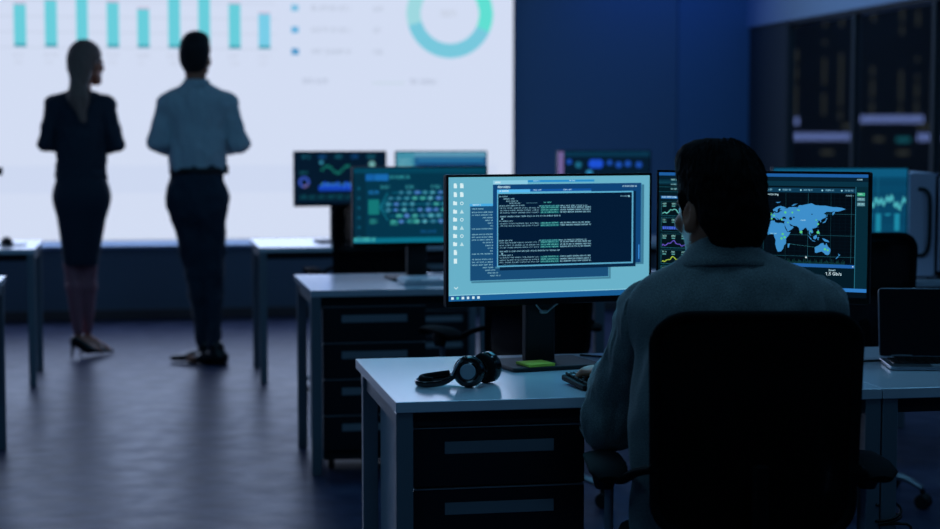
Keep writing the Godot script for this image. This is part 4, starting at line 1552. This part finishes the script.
	copy_of(t, Vector3(1.262, 0, -5.953), 14.0, "black mesh office chair at the second-row desk, behind the code monitor")
	copy_of(t, Vector3(2.40, 0, -5.81), -3.0, "black mesh office chair at the second-row desk, behind the laptop")
	copy_of(t, Vector3(1.08, 0, -8.62), 3.0, "black mesh office chair at the third-row desk, behind the teal monitor")


func arm_ring(s: float, z: float, half: float, y: float, thick: float) -> Array:
	var r := []
	for k in 14:
		var f := TAU * k / 14
		r.append(Vector3(s * 0.272 + half * cos(f), y + thick * sin(f), z))
	return r


func thread(m: MB, u0: float, v0: float, u1: float, v1: float, half: float, n: int) -> void:
	var first := m.v.size()
	for i in n + 1:
		var f := float(i) / n
		var p := back_point(lerpf(u0, u1, f), lerpf(v0, v1, f))
		var q := back_point(lerpf(u0, u1, f + 0.01), lerpf(v0, v1, f + 0.01))
		var d := (q - p).normalized()
		var nn := Vector3(0, 0, 1)
		var x := d.cross(nn).normalized()
		m.pt(p + x * half, nn)
		m.pt(p - x * half, nn)
	for i in n:
		var a := first + i * 2
		m.tri(a, a + 1, a + 3)
		m.tri(a, a + 3, a + 2)


# ------------------------------------------------------------------ people
# a head in its own frame (facing -z, origin between the ears), added to a field
func head(b: Body, t: Transform3D) -> void:
	var B := t.basis
	b.ell(t * Vector3(0, 0.036, 0.014), Vector3(0.074, 0.090, 0.094), B)
	b.ell(t * Vector3(0, -0.025, -0.035), Vector3(0.060, 0.084, 0.058), B, 0.03)
	b.cap(t * Vector3(-0.046, -0.058, 0.0), t * Vector3(-0.014, -0.094, -0.066), 0.022, 0.020, 0.03)
	b.cap(t * Vector3(0.046, -0.058, 0.0), t * Vector3(0.014, -0.094, -0.066), 0.022, 0.020, 0.03)
	b.ell(t * Vector3(0, -0.098, -0.078), Vector3(0.018, 0.014, 0.014), B, 0.02)
	for s in [-1.0, 1.0]:
		b.ell(t * Vector3(s * 0.040, -0.022, -0.072), Vector3(0.022, 0.016, 0.016), B, 0.02)
		b.ell(t * Vector3(s * 0.031, 0.008, -0.098), Vector3(0.017, 0.011, 0.012), B, 0.012, true)
		b.cap(t * Vector3(s * 0.012, 0.024, -0.092), t * Vector3(s * 0.046, 0.022, -0.078), 0.007, 0.006, 0.012)
	b.cap(t * Vector3(0, 0.010, -0.092), t * Vector3(0, -0.030, -0.112), 0.0075, 0.012, 0.012)
	b.ell(t * Vector3(-0.012, -0.034, -0.099), Vector3(0.008, 0.007, 0.009), B, 0.008)
	b.ell(t * Vector3(0.012, -0.034, -0.099), Vector3(0.008, 0.007, 0.009), B, 0.008)
	b.cap(t * Vector3(-0.017, -0.060, -0.090), t * Vector3(0.017, -0.060, -0.090), 0.006, 0.006, 0.008)
	b.cap(t * Vector3(-0.014, -0.071, -0.089), t * Vector3(0.014, -0.071, -0.089), 0.007, 0.007, 0.006)
	for s in [-1.0, 1.0]:
		var eb: Basis = B * Basis(Vector3.UP, s * -0.38) * Basis(Vector3.RIGHT, 0.18)
		b.ell(t * Vector3(s * 0.079, -0.010, 0.012), Vector3(0.0072, 0.029, 0.0185), eb, 0.006)
		b.ell(t * Vector3(s * 0.086, -0.006, 0.008), Vector3(0.006, 0.019, 0.011), eb, 0.004, true)
		b.ell(t * Vector3(s * 0.078, -0.036, 0.004), Vector3(0.006, 0.010, 0.009), eb, 0.006)


func eyes(t: Transform3D, who: Node3D) -> void:
	for s in [-1.0, 1.0]:
		var sp := SphereMesh.new()
		sp.radius = 0.0115
		sp.height = 0.023
		sp.radial_segments = 16
		sp.rings = 8
		var o := part("eye", sp, M.eye, who)
		o.position = t * Vector3(s * 0.031, 0.006, -0.084)
		var ir := SphereMesh.new()
		ir.radius = 0.0058
		ir.height = 0.0116
		ir.radial_segments = 12
		ir.rings = 6
		var p := part("iris", ir, M.iris, o)
		p.position = t.basis * Vector3(0, 0, -0.0066)


# a hand: five fingers bent by «curl», thumb on the side «t»; dir along the hand, n out of the palm
func hand(b: Body, wrist: Vector3, dir: Vector3, n: Vector3, t: Vector3, curl: float, spread := 1.0) -> void:
	var B := Basis(t, n, t.cross(n))
	b.flat(wrist + dir * 0.012, wrist + dir * 0.078, 0.027, 0.037, Vector3(1, 0.38, 1), B, 0.014)
	b.ell(wrist + dir * 0.035 + t * 0.018 + n * 0.006, Vector3(0.017, 0.013, 0.026), B, 0.014)
	var len := [0.070, 0.078, 0.073, 0.057]
	for i in 4:
		var base := wrist + dir * (0.086 - 0.004 * absf(i - 1.2)) + t * (0.0275 - 0.0185 * i)
		var side := t * (0.07 - 0.05 * i) * spread
		var bend := curl * (0.9 + 0.12 * i)
		var p := base
		var r := 0.0090 - (0.0012 if i == 3 else 0.0)
		for s in 3:
			var ang: float = bend * [0.55, 1.25, 1.75][s]
			var d := ((dir + side) * cos(ang) + n * sin(ang)).normalized()
			var q: Vector3 = p + d * float(len[i]) * [0.46, 0.30, 0.24][s]
			b.cap(p, q, r, r - 0.0008, 0.004)
			p = q
			r -= 0.0008
	var tp := wrist + dir * 0.026 + t * 0.026
	var td := (t * 0.72 + dir * 0.66 + n * 0.25).normalized()
	var t2 := (t * 0.30 + dir * 0.9 + n * 0.35).normalized()
	b.cap(tp, tp + td * 0.036, 0.0125, 0.0105, 0.01)
	b.cap(tp + td * 0.036, tp + td * 0.036 + t2 * 0.030, 0.0102, 0.0092, 0.004)
	b.cap(tp + td * 0.036 + t2 * 0.030, tp + td * 0.036 + t2 * 0.052, 0.0092, 0.0078, 0.004)


func arm(b: Body, sh: Vector3, el: Vector3, wr: Vector3, r0: float, r1: float, r2: float, k := 0.03) -> void:
	b.cap(sh, el, r0, r1, k)
	b.cap(el, wr, r1, r2, k * 0.5)


func leg(b: Body, hip: Vector3, knee: Vector3, ankle: Vector3, r: Array, k := 0.03) -> void:
	b.cap(hip, knee, r[0], r[1], k)
	var calf := knee.lerp(ankle, 0.33)
	b.cap(knee, calf, r[1], r[2], 0.02)
	b.cap(calf, ankle, r[2], r[3], 0.02)


# noise-driven folds for cloth
func folds(sd: int, size: float, deep: float, stretch := Vector3.ONE) -> Callable:
	var f := FastNoiseLite.new()
	f.seed = sd
	f.noise_type = FastNoiseLite.TYPE_SIMPLEX_SMOOTH
	f.frequency = 1.0 / size
	f.fractal_octaves = 2
	return func(p: Vector3) -> Vector3:
		var q := p * stretch
		return p + Vector3(f.get_noise_3dv(q), f.get_noise_3dv(q + Vector3(7, 3, 1)) * 0.4, f.get_noise_3dv(q + Vector3(1, 9, 5))) * deep


func figure(label: String, at: Vector3, turn: float) -> MeshInstance3D:
	var o := MeshInstance3D.new()
	o.name = "person"
	o.position = at
	o.rotation.y = deg_to_rad(turn)
	o.material_override = M.skin
	add_child(o, true)
	tag(o, label, "person")
	return o


func net_part(called: String, b: Body, cell: float, m: Material, parent: Node3D, warp: Variant = null) -> MeshInstance3D:
	var mb := MB.new()
	b.net(mb, cell, null, null, warp)
	return part(called, mb, m, parent)


func seated_man() -> void:
	var who := figure("man in a grey wool jacket seated at the front desk, seen from behind, typing", Vector3(1.224, 0, -3.438), -17.0)
	var c := -0.045
	var hd := Transform3D(Basis.from_euler(Vector3(-0.13, deg_to_rad(31.0), 0.0)), Vector3(-0.064, 1.142, 0.03))
	var shl := Vector3(c - 0.160, 0.930, 0.015)
	var shr := Vector3(c + 0.175, 0.945, 0.030)
	var ell_ := Vector3(-0.285, 0.688, -0.085)
	var elr := Vector3(0.165, 0.690, -0.125)
	var wrl := Vector3(-0.303, 0.755, -0.338)
	var wrr := Vector3(0.075, 0.755, -0.345)
	var hipl := Vector3(c - 0.09, 0.535, 0.06)
	var hipr := Vector3(c + 0.09, 0.535, 0.06)
	var knl := Vector3(c - 0.13, 0.545, -0.37)
	var knr := Vector3(c + 0.13, 0.545, -0.37)
	var anl := Vector3(c - 0.12, 0.10, -0.43)
	var anr := Vector3(c + 0.12, 0.10, -0.43)
	# skin: one body, with the head and hands meshed finer
	var b := Body.new()
	b.flat(Vector3(c, 0.61, 0.075), Vector3(c, 0.73, 0.085), 0.14, 0.13, Vector3(1, 1, 0.66), Basis(), 0.04)
	b.flat(Vector3(c, 0.73, 0.085), Vector3(c, 0.89, 0.06), 0.13, 0.15, Vector3(1, 1, 0.62), Basis(), 0.05)
	b.cap(shl, shr, 0.05, 0.05, 0.05)
	b.cap(Vector3(c, 0.95, 0.035), hd * Vector3(0, -0.05, 0.02), 0.056, 0.054, 0.03)
	arm(b, shl, ell_, wrl, 0.045, 0.040, 0.028)
	arm(b, shr, elr, wrr, 0.045, 0.040, 0.028)
	leg(b, hipl, knl, anl, [0.078, 0.055, 0.05, 0.036])
	leg(b, hipr, knr, anr, [0.078, 0.055, 0.05, 0.036])
	b.cap(anl + Vector3(0, -0.04, 0.03), anl + Vector3(-0.02, -0.07, -0.14), 0.035, 0.026)
	b.cap(anr + Vector3(0, -0.04, 0.03), anr + Vector3(0.02, -0.07, -0.14), 0.035, 0.026)
	var mb := MB.new()
	b.net(mb, 0.014)
	var hb := Body.new()
	head(hb, hd)
	hb.cap(Vector3(c, 0.97, 0.033), hd * Vector3(0, -0.05, 0.02), 0.058, 0.056, 0.03)
	hb.net(mb, 0.0038)
	for s in [[wrl, ell_, 1.0, Vector3(-0.42, -0.13, -1.0)], [wrr, elr, -1.0, Vector3(-0.22, -0.13, -1.0)]]:
		var h := Body.new()
		var d: Vector3 = s[3].normalized()
		var n := Vector3.DOWN
		n = (n - d * n.dot(d)).normalized()
		var t: Vector3 = d.cross(n).normalized()
		t = t if t.x * s[2] > 0.0 else -t
		h.cap(s[0] - d * 0.05, s[0] + d * 0.012, 0.026, 0.025, 0.012)
		hand(h, s[0], d, n, t, 0.55, 2.2)
		h.net(mb, 0.0034)
	who.mesh = mb.mesh()
	eyes(hd, who)
	# hair: short, full on top, tapering to the nape
	var hr := Body.new()
	var B := hd.basis
	hr.ell(hd * Vector3(0, 0.044, 0.014), Vector3(0.0825, 0.096, 0.099), B)
	hr.ell(hd * Vector3(0.0, 0.095, -0.034), Vector3(0.064, 0.044, 0.056), B, 0.03)
	hr.ell(hd * Vector3(-0.015, 0.118, -0.03), Vector3(0.045, 0.026, 0.048), B, 0.02)
	hr.ell(hd * Vector3(0, -0.020, 0.052), Vector3(0.073, 0.078, 0.058), B, 0.03)
	hr.ell(hd * Vector3(0, -0.038, 0.050), Vector3(0.058, 0.050, 0.044), B, 0.03)
	for s in [-1.0, 1.0]:
		hr.cap(hd * Vector3(s * 0.074, 0.03, -0.020), hd * Vector3(s * 0.0715, -0.026, -0.018), 0.010, 0.004, 0.010)
	hr.ell(hd * Vector3(0, -0.036, -0.088), Vector3(0.090, 0.112, 0.080), B, 0.010, true)
	for s in [-1.0, 1.0]:
		hr.ell(hd * Vector3(s * 0.088, -0.030, 0.010), Vector3(0.026, 0.046, 0.032), B, 0.008, true)
		hr.ell(hd * Vector3(s * 0.080, -0.085, 0.016), Vector3(0.036, 0.055, 0.046), B, 0.008, true)
	var wisp := folds(4, 0.022, 0.004, Vector3(1, 0.4, 1))
	net_part("hair", hr, 0.0036, M.hair, who, wisp)
	# loose locks lying over the crown
	var lk := MB.new()
	var rg := RandomNumberGenerator.new()
	rg.seed = 12
	for i in 420:
		var az := rg.randf_range(0, TAU)
		var el := rg.randf_range(-0.5, 1.35)
		var dv := Vector3(cos(az) * cos(el), sin(el), sin(az) * cos(el))
		if dv.y < 0.45 and dv.z < 0.35 or dv.y < 0.0:
			continue
		var p := []
		var fall := Vector3(dv.x * 0.5 - 0.2, -0.9, 0.35 if dv.z > -0.2 else -0.4)
		for k in 4:
			var e2 := (dv + fall * 0.085 * k).normalized()
			p.append(hd * (Vector3(0, 0.044, 0.014) + e2 * Vector3(0.0830, 0.0975, 0.1000) + e2 * (0.004 * sin(k * 1.0) + 0.001)))
		lk.tube(p, [0.0012, 0.0017, 0.0014, 0.0005], 4)
	stuff(part("hair_locks", lk, M.hair, who))
	# jacket
	var j := Body.new()
	j.flat(Vector3(c, 0.50, 0.065), Vector3(c, 0.70, 0.090), 0.195, 0.178, Vector3(1, 1, 0.66), Basis(), 0.04)
	j.flat(Vector3(c, 0.70, 0.090), Vector3(c, 0.885, 0.062), 0.178, 0.186, Vector3(1, 1, 0.64), Basis(), 0.05)
	j.flat(shl + Vector3(0.03, 0.005, 0), shr + Vector3(-0.03, 0.005, 0), 0.066, 0.066, Vector3(1, 0.85, 1.15), Basis(), 0.06)
	j.cap(Vector3(c, 0.955, 0.054), Vector3(c - 0.008, 1.000, 0.044), 0.085, 0.064, 0.06)
	j.flat(Vector3(c - 0.012, 1.00, 0.035), Vector3(c - 0.012, 1.10, 0.03), 0.056, 0.060, Vector3.ONE, Basis(), 0.01, true)
	j.ell(Vector3(c, 0.285, 0.05), Vector3(0.5, 0.195, 0.5), Basis(), 0.01, true)
	var jacket := net_part("jacket", j, 0.008, M.jacket, who, folds(8, 0.11, 0.010, Vector3(1, 0.6, 1)))
	for s in [[shl, ell_, wrl], [shr, elr, wrr]]:
		var sl := Body.new()
		var out := signf(s[0].x - c)
		sl.cap(s[0] + Vector3(-out * 0.006, -0.006, 0), s[1], 0.072, 0.060, 0.03)
		sl.cap(s[1], s[1].lerp(s[2], 0.90), 0.059, 0.038, 0.03)
		sl.ell(s[1] + Vector3(out * 0.004, -0.012, 0.018), Vector3(0.054, 0.05, 0.05), Basis(), 0.03)
		var w: Vector3 = (s[2] - s[1]).normalized()
		sl.cap(s[2] - w * 0.026, s[2] + w * 0.08, 0.031, 0.031, 0.004, true)
		net_part("sleeve", sl, 0.0065, M.jacket, jacket, folds(15, 0.06, 0.011, Vector3(1.2, 0.42, 1.2)))
		var cuff := Body.new()
		cuff.cap(s[2] - w * 0.03, s[2] + w * 0.004, 0.0325, 0.0315, 0.004)
		cuff.cap(s[2] - w * 0.004, s[2] + w * 0.08, 0.0285, 0.0285, 0.003, true)
		net_part("shirt_cuff", cuff, 0.004, M.shirt, jacket)
	# collar: a turned-down band round the neck
	var col := MB.new()
	var rings := []
	for k in 25:
		var f := -0.35 + (PI + 0.7) * k / 24.0
		var o2 := Vector3(cos(f), 0, sin(f))
		var mid := Vector3(c - 0.010, 1.058 + 0.032 * sin(f), 0.040)
		var low := Vector3(c - 0.002, 1.020 + 0.027 * sin(f), 0.046)
		var ring := []
		var prof := [[mid, 0.062, 0.0], [mid, 0.066, 0.005], [mid, 0.073, 0.001], [low, 0.091, 0.006], [low, 0.0975, -0.007], [low, 0.093, -0.013], [low, 0.076, -0.004]]
		for q in prof:
			ring.append(q[0] + Vector3(o2.x * q[1] * (1.0 if q[0] == mid else 1.2), q[2], o2.z * q[1]))
		rings.append(ring)
	part("collar", col.loft(rings), M.jacket, jacket)
	part("shirt_collar", MB.new().loft(ring_band(Vector3(c - 0.012, 1.046, 0.036), 0.059, 0.061, 0.036)), M.shirt, who)
	# trousers and shoes
	var tr := Body.new()
	tr.flat(Vector3(c - 0.06, 0.535, 0.06), Vector3(c + 0.06, 0.535, 0.06), 0.125, 0.125, Vector3(1, 0.62, 1), Basis(), 0.03)
	leg(tr, hipl + Vector3(0, 0.01, 0), knl + Vector3(0, 0.01, 0), anl, [0.088, 0.072, 0.068, 0.058], 0.04)
	leg(tr, hipr + Vector3(0, 0.01, 0), knr + Vector3(0, 0.01, 0), anr, [0.088, 0.072, 0.068, 0.058], 0.04)
	net_part("trousers", tr, 0.012, M.trousers, who, folds(31, 0.08, 0.012))
	for s in [anl, anr]:
		shoe(who, s + Vector3(0, -0.1, 0), 0.27, 0.0)


func shoe(who: Node3D, foot: Vector3, long: float, yaw: float, heel := 0.022) -> void:
	var B := Basis(Vector3.UP, yaw)
	var at := func(x: float, y: float, z: float) -> Vector3: return foot + B * Vector3(x, y, z * long)
	var b := Body.new()
	b.flat(at.call(0, 0.045, 0.18), at.call(0, 0.04, -0.20), 0.038, 0.042, Vector3(1, 0.8, 1), B, 0.02)
	b.flat(at.call(0, 0.036, -0.20), at.call(0, 0.026, -0.60), 0.042, 0.028, Vector3(1, 0.62, 1), B, 0.02)
	b.cap(at.call(0, 0.05, 0.10), at.call(0, 0.10, 0.06), 0.042, 0.044, 0.03)
	var o := net_part("shoe", b, 0.008, M.shoe, who)
	part("heel", MB.new().box(Vector3(0, heel / 2 - 0.006, 0.16 * long), Vector3(0.056, heel, 0.066), 0.004, Transform3D(B, foot + Vector3(0, 0.006, 0))), M.shoe, o)


func standing_man() -> void:
	var who := figure("standing man in a pale shirt and dark trousers facing the wall display", Vector3(0.315, 0, -9.87), 0.0)
	var hd := Transform3D(Basis.from_euler(Vector3(0.02, -0.30, 0.0)), Vector3(-0.030, 1.712, -0.02))
	var shl := Vector3(-0.182, 1.452, 0.0)
	var shr := Vector3(0.130, 1.452, 0.0)
	var ell_ := Vector3(-0.250, 1.240, 0.02)
	var elr := Vector3(0.206, 1.235, 0.02)
	var wrl := Vector3(-0.130, 1.185, -0.185)
	var wrr := Vector3(0.105, 1.20, -0.195)
	var hipl := Vector3(-0.108, 0.93, 0.0)
	var hipr := Vector3(0.045, 0.93, 0.0)
	var knl := Vector3(-0.045, 0.52, -0.035)
	var knr := Vector3(0.050, 0.52, 0.0)
	var anl := Vector3(-0.005, 0.095, -0.035)
	var anr := Vector3(0.048, 0.095, 0.045)
	var b := Body.new()
	b.flat(Vector3(-0.03, 0.98, 0), Vector3(-0.028, 1.15, 0), 0.135, 0.125, Vector3(1, 1, 0.68), Basis(), 0.04)
	b.flat(Vector3(-0.028, 1.15, 0), Vector3(-0.028, 1.42, 0), 0.125, 0.15, Vector3(1, 1, 0.65), Basis(), 0.05)
	b.cap(shl, shr, 0.05, 0.05, 0.06)
	b.cap(Vector3(-0.03, 1.48, 0.0), hd * Vector3(0, -0.05, 0.02), 0.056, 0.054, 0.03)
	arm(b, shl, ell_, wrl, 0.045, 0.038, 0.027)
	arm(b, shr, elr, wrr, 0.045, 0.038, 0.027)
	leg(b, hipl, knl, anl, [0.076, 0.048, 0.040, 0.029])
	leg(b, hipr, knr, anr, [0.076, 0.048, 0.040, 0.029])
	for a in [anl, anr]:
		b.cap(a + Vector3(0, -0.05, 0), a + Vector3(-0.13, -0.07, -0.06), 0.03, 0.022)
	var mb := MB.new()
	b.net(mb, 0.014)
	var hb := Body.new()
	head(hb, hd)
	hb.cap(Vector3(-0.03, 1.50, 0.0), hd * Vector3(0, -0.05, 0.02), 0.058, 0.056, 0.03)
	hb.net(mb, 0.005)
	for s in [[wrl, Vector3(0.55, 0.05, -0.8), 1.0], [wrr, Vector3(-0.5, 0.1, -0.85), -1.0]]:
		var h := Body.new()
		var d: Vector3 = s[1].normalized()
		var n := Vector3(-s[2] * 0.2, -1.0, 0)
		n = (n - d * n.dot(d)).normalized()
		var t: Vector3 = d.cross(n).normalized()
		t = t if t.z < 0.0 else -t
		h.cap(s[0] - d * 0.04, s[0] + d * 0.012, 0.026, 0.025, 0.012)
		hand(h, s[0], d, n, t, 0.5)
		h.net(mb, 0.004)
	who.mesh = mb.mesh()
	eyes(hd, who)
	var hr := Body.new()
	hr.ell(hd * Vector3(0, 0.044, 0.018), Vector3(0.084, 0.098, 0.102), hd.basis)
	hr.ell(hd * Vector3(0, 0.105, -0.03), Vector3(0.062, 0.040, 0.066), hd.basis, 0.03)
	hr.ell(hd * Vector3(0, -0.02, 0.05), Vector3(0.074, 0.075, 0.055), hd.basis, 0.03)
	hr.ell(hd * Vector3(0, -0.040, -0.090), Vector3(0.088, 0.108, 0.078), hd.basis, 0.01, true)
	for s in [-1.0, 1.0]:
		hr.ell(hd * Vector3(s * 0.088, -0.030, 0.010), Vector3(0.024, 0.044, 0.026), hd.basis, 0.008, true)
	net_part("hair", hr, 0.0055, M.hair_dark, who, folds(6, 0.014, 0.004))
	var s0 := Body.new()
	s0.flat(Vector3(-0.03, 1.06, 0), Vector3(-0.028, 1.20, 0.005), 0.152, 0.142, Vector3(1, 1, 0.72), Basis(), 0.04)
	s0.flat(Vector3(-0.028, 1.20, 0.005), Vector3(-0.028, 1.39, 0.0), 0.142, 0.162, Vector3(1, 1, 0.64), Basis(), 0.05)
	s0.flat(shl, shr, 0.062, 0.062, Vector3(1, 0.9, 1.1), Basis(), 0.05)
	for s in [shl, shr]:
		s0.cap(Vector3(-0.03, 1.535, 0.0), s, 0.05, 0.058, 0.04)
	s0.cap(Vector3(-0.03, 1.49, 0.01), Vector3(-0.030, 1.55, 0.0), 0.07, 0.064, 0.04)
	for s in [[shl, ell_, wrl], [shr, elr, wrr]]:
		s0.cap(s[0], s[1], 0.062, 0.052, 0.02)
		s0.cap(s[1], s[1].lerp(s[2], 0.62), 0.052, 0.044, 0.01)
	s0.cap(Vector3(-0.034, 1.57, -0.01), hd * Vector3(0, -0.03, 0.02), 0.058, 0.06, 0.006, true)
	s0.ell(Vector3(-0.03, 0.965, 0), Vector3(0.4, 0.115, 0.4), Basis(), 0.01, true)
	var shirt := net_part("shirt", s0, 0.011, M.shirt, who, folds(18, 0.09, 0.016, Vector3(1, 0.5, 1)))
	part("collar", MB.new().loft(ring_band(Vector3(-0.030, 1.572, -0.004), 0.064, 0.078, 0.035)), M.shirt, shirt)
	var belt := []
	for k in 32:
		var f := TAU * k / 32
		belt.append(Vector3(-0.03 + cos(f) * 0.152, 1.085, sin(f) * 0.110))
	part("belt", MB.new().tube(belt, [0.006], 8, 3.0, Vector3.UP, true), M.belt, who)
	part("belt_pouch", MB.new().box(Vector3(0.130, 1.092, 0.02), Vector3(0.022, 0.05, 0.06), 0.004), M.black, who)
	var tr := Body.new()
	tr.flat(Vector3(-0.03, 1.072, 0), Vector3(-0.03, 0.93, 0.005), 0.146, 0.158, Vector3(1, 1, 0.74), Basis(), 0.04)
	leg(tr, hipl, knl, anl + Vector3(0, 0.02, 0), [0.088, 0.062, 0.053, 0.042], 0.05)
	leg(tr, hipr, knr, anr + Vector3(0, 0.02, 0), [0.088, 0.062, 0.053, 0.042], 0.05)
	net_part("trousers", tr, 0.011, M.suit, who, folds(33, 0.09, 0.014, Vector3(1, 0.6, 1)))
	shoe(who, anl + Vector3(-0.005, -0.095, 0), 0.29, 1.15)
	shoe(who, anr + Vector3(0.0, -0.095, 0), 0.29, 1.0)


func ring_band(mid: Vector3, r0: float, r1: float, tall: float) -> Array:
	var rings := []
	for k in 25:
		var f := -0.5 + (PI + 1.0) * k / 24.0
		var o := Vector3(cos(f), 0, sin(f))
		rings.append([mid + o * r0 + Vector3(0, tall * 0.5, 0), mid + o * (r0 + 0.006) + Vector3(0, tall * 0.55, 0), mid + o * r1 + Vector3(0, -tall * 0.5, 0), mid + o * (r1 - 0.01) + Vector3(0, -tall * 0.5, 0)])
	return rings


func standing_woman() -> void:
	var who := figure("standing woman with long fair hair in a dark jacket and skirt, facing the wall display", Vector3(-0.343, 0, -10.31), 0.0)
	var hd := Transform3D(Basis.from_euler(Vector3(0.02, -0.80, 0.0)), Vector3(0.024, 1.685, -0.01))
	var shl := Vector3(-0.160, 1.455, 0.0)
	var shr := Vector3(0.125, 1.455, 0.0)
	var ell_ := Vector3(-0.215, 1.235, 0.03)
	var elr := Vector3(0.185, 1.23, 0.03)
	var wrl := Vector3(-0.095, 1.20, -0.165)
	var wrr := Vector3(0.06, 1.19, -0.175)
	var hipl := Vector3(-0.085, 0.92, 0.0)
	var hipr := Vector3(0.045, 0.92, 0.0)
	var knl := Vector3(-0.080, 0.53, -0.02)
	var knr := Vector3(0.015, 0.53, -0.03)
	var anl := Vector3(-0.050, 0.155, 0.03)
	var anr := Vector3(0.000, 0.150, -0.04)
	var b := Body.new()
	b.flat(Vector3(-0.02, 0.96, 0), Vector3(-0.015, 1.16, 0), 0.135, 0.11, Vector3(1, 1, 0.70), Basis(), 0.04)
	b.flat(Vector3(-0.015, 1.16, 0), Vector3(-0.016, 1.40, 0), 0.11, 0.125, Vector3(1, 1, 0.66), Basis(), 0.05)
	b.cap(shl, shr, 0.042, 0.042, 0.05)
	b.cap(Vector3(-0.015, 1.45, 0.0), hd * Vector3(0, -0.05, 0.02), 0.047, 0.045, 0.03)
	arm(b, shl, ell_, wrl, 0.038, 0.033, 0.024)
	arm(b, shr, elr, wrr, 0.038, 0.033, 0.024)
	leg(b, hipl, knl, anl, [0.070, 0.040, 0.038, 0.022])
	leg(b, hipr, knr, anr, [0.070, 0.040, 0.038, 0.022])
	for a in [anl, anr]:
		b.cap(a + Vector3(-0.005, -0.04, 0), a + Vector3(0.12, -0.125, -0.05), 0.026, 0.018)
	var mb := MB.new()
	b.net(mb, 0.012)
	var hb := Body.new()
	head(hb, Transform3D(hd.basis * Basis.from_scale(Vector3.ONE * 0.97), hd.origin))
	hb.net(mb, 0.005)
	for s in [[wrl, Vector3(0.6, 0.0, -0.75), 1.0], [wrr, Vector3(-0.55, 0.02, -0.8), -1.0]]:
		var h := Body.new()
		var d: Vector3 = s[1].normalized()
		var n := Vector3(-s[2] * 0.3, -1.0, 0)
		n = (n - d * n.dot(d)).normalized()
		var t: Vector3 = d.cross(n).normalized()
		t = t if t.z < 0.0 else -t
		h.cap(s[0] - d * 0.04, s[0] + d * 0.012, 0.023, 0.022, 0.012)
		hand(h, s[0], d, n, t, 0.5)
		h.net(mb, 0.004)
	who.mesh = mb.mesh()
	eyes(hd, who)
	var hr := Body.new()
	hr.ell(hd * Vector3(0, 0.046, 0.018), Vector3(0.084, 0.098, 0.104), hd.basis)
	hr.ell(hd * Vector3(0, -0.02, 0.050), Vector3(0.070, 0.09, 0.052), hd.basis, 0.03)
	hr.ell(hd * Vector3(0, -0.035, -0.085), Vector3(0.080, 0.112, 0.082), hd.basis, 0.012, true)
	hr.flat(Vector3(-0.025, 1.67, 0.06), Vector3(-0.022, 1.50, 0.105), 0.054, 0.050, Vector3(1, 1, 0.6), Basis(), 0.04)
	hr.flat(Vector3(-0.022, 1.50, 0.105), Vector3(0.0, 1.37, 0.112), 0.050, 0.020, Vector3(1, 1, 0.45), Basis(), 0.03)
	net_part("hair", hr, 0.006, M.hair_blond, who, folds(9, 0.02, 0.008, Vector3(1, 0.15, 1)))
	var j := Body.new()
	j.flat(Vector3(-0.020, 1.05, 0), Vector3(-0.015, 1.20, 0.0), 0.150, 0.126, Vector3(1, 1, 0.74), Basis(), 0.04)
	j.flat(Vector3(-0.015, 1.20, 0.0), Vector3(-0.016, 1.39, 0.0), 0.126, 0.142, Vector3(1, 1, 0.68), Basis(), 0.05)
	j.flat(shl, shr, 0.054, 0.054, Vector3(1, 0.9, 1.15), Basis(), 0.05)
	for s in [shl, shr]:
		j.cap(Vector3(-0.015, 1.505, 0.0), s, 0.04, 0.05, 0.03)
	for s in [[shl, ell_, wrl], [shr, elr, wrr]]:
		j.cap(s[0], s[1], 0.053, 0.044, 0.015)
		j.cap(s[1], s[1].lerp(s[2], 0.92), 0.044, 0.034, 0.01)
	j.cap(Vector3(-0.015, 1.52, -0.02), Vector3(-0.012, 1.62, -0.03), 0.052, 0.06, 0.01, true)
	j.ell(Vector3(-0.02, 0.88, 0), Vector3(0.4, 0.10, 0.4), Basis(), 0.01, true)
	net_part("jacket", j, 0.010, M.suit, who, folds(19, 0.08, 0.010))
	var sk := Body.new()
	sk.flat(Vector3(-0.020, 1.08, 0), Vector3(-0.018, 0.93, 0.005), 0.128, 0.158, Vector3(1, 1, 0.78), Basis(), 0.03)
	sk.flat(Vector3(-0.018, 0.93, 0.005), Vector3(-0.030, 0.545, -0.015), 0.158, 0.098, Vector3(1, 1, 0.80), Basis(), 0.03)
	sk.ell(Vector3(-0.03, 0.40, 0), Vector3(0.3, 0.135, 0.3), Basis(), 0.008, true)
	net_part("skirt", sk, 0.010, M.suit, who)
	var tg := Body.new()
	leg(tg, hipl + Vector3(0, -0.15, 0), knl, anl, [0.066, 0.046, 0.046, 0.029])
	leg(tg, hipr + Vector3(0, -0.15, 0), knr, anr, [0.066, 0.046, 0.046, 0.029])
	net_part("tights", tg, 0.010, M.tights, who)
	for a in [anl, anr]:
		var sh := Body.new()
		sh.cap(a + Vector3(-0.018, -0.055, 0.006), a + Vector3(0.055, -0.105, -0.02), 0.032, 0.030, 0.02)
		sh.flat(a + Vector3(0.055, -0.108, -0.02), a + Vector3(0.135, -0.130, -0.055), 0.032, 0.016, Vector3(1, 0.7, 1), Basis(), 0.02)
		var o := net_part("shoe", sh, 0.006, M.shoe, who)
		part("heel", MB.new().tube([a + Vector3(-0.03, -0.07, 0.008), Vector3(a.x - 0.038, 0.001, a.z + 0.01)], [0.012, 0.005], 8), M.shoe, o)
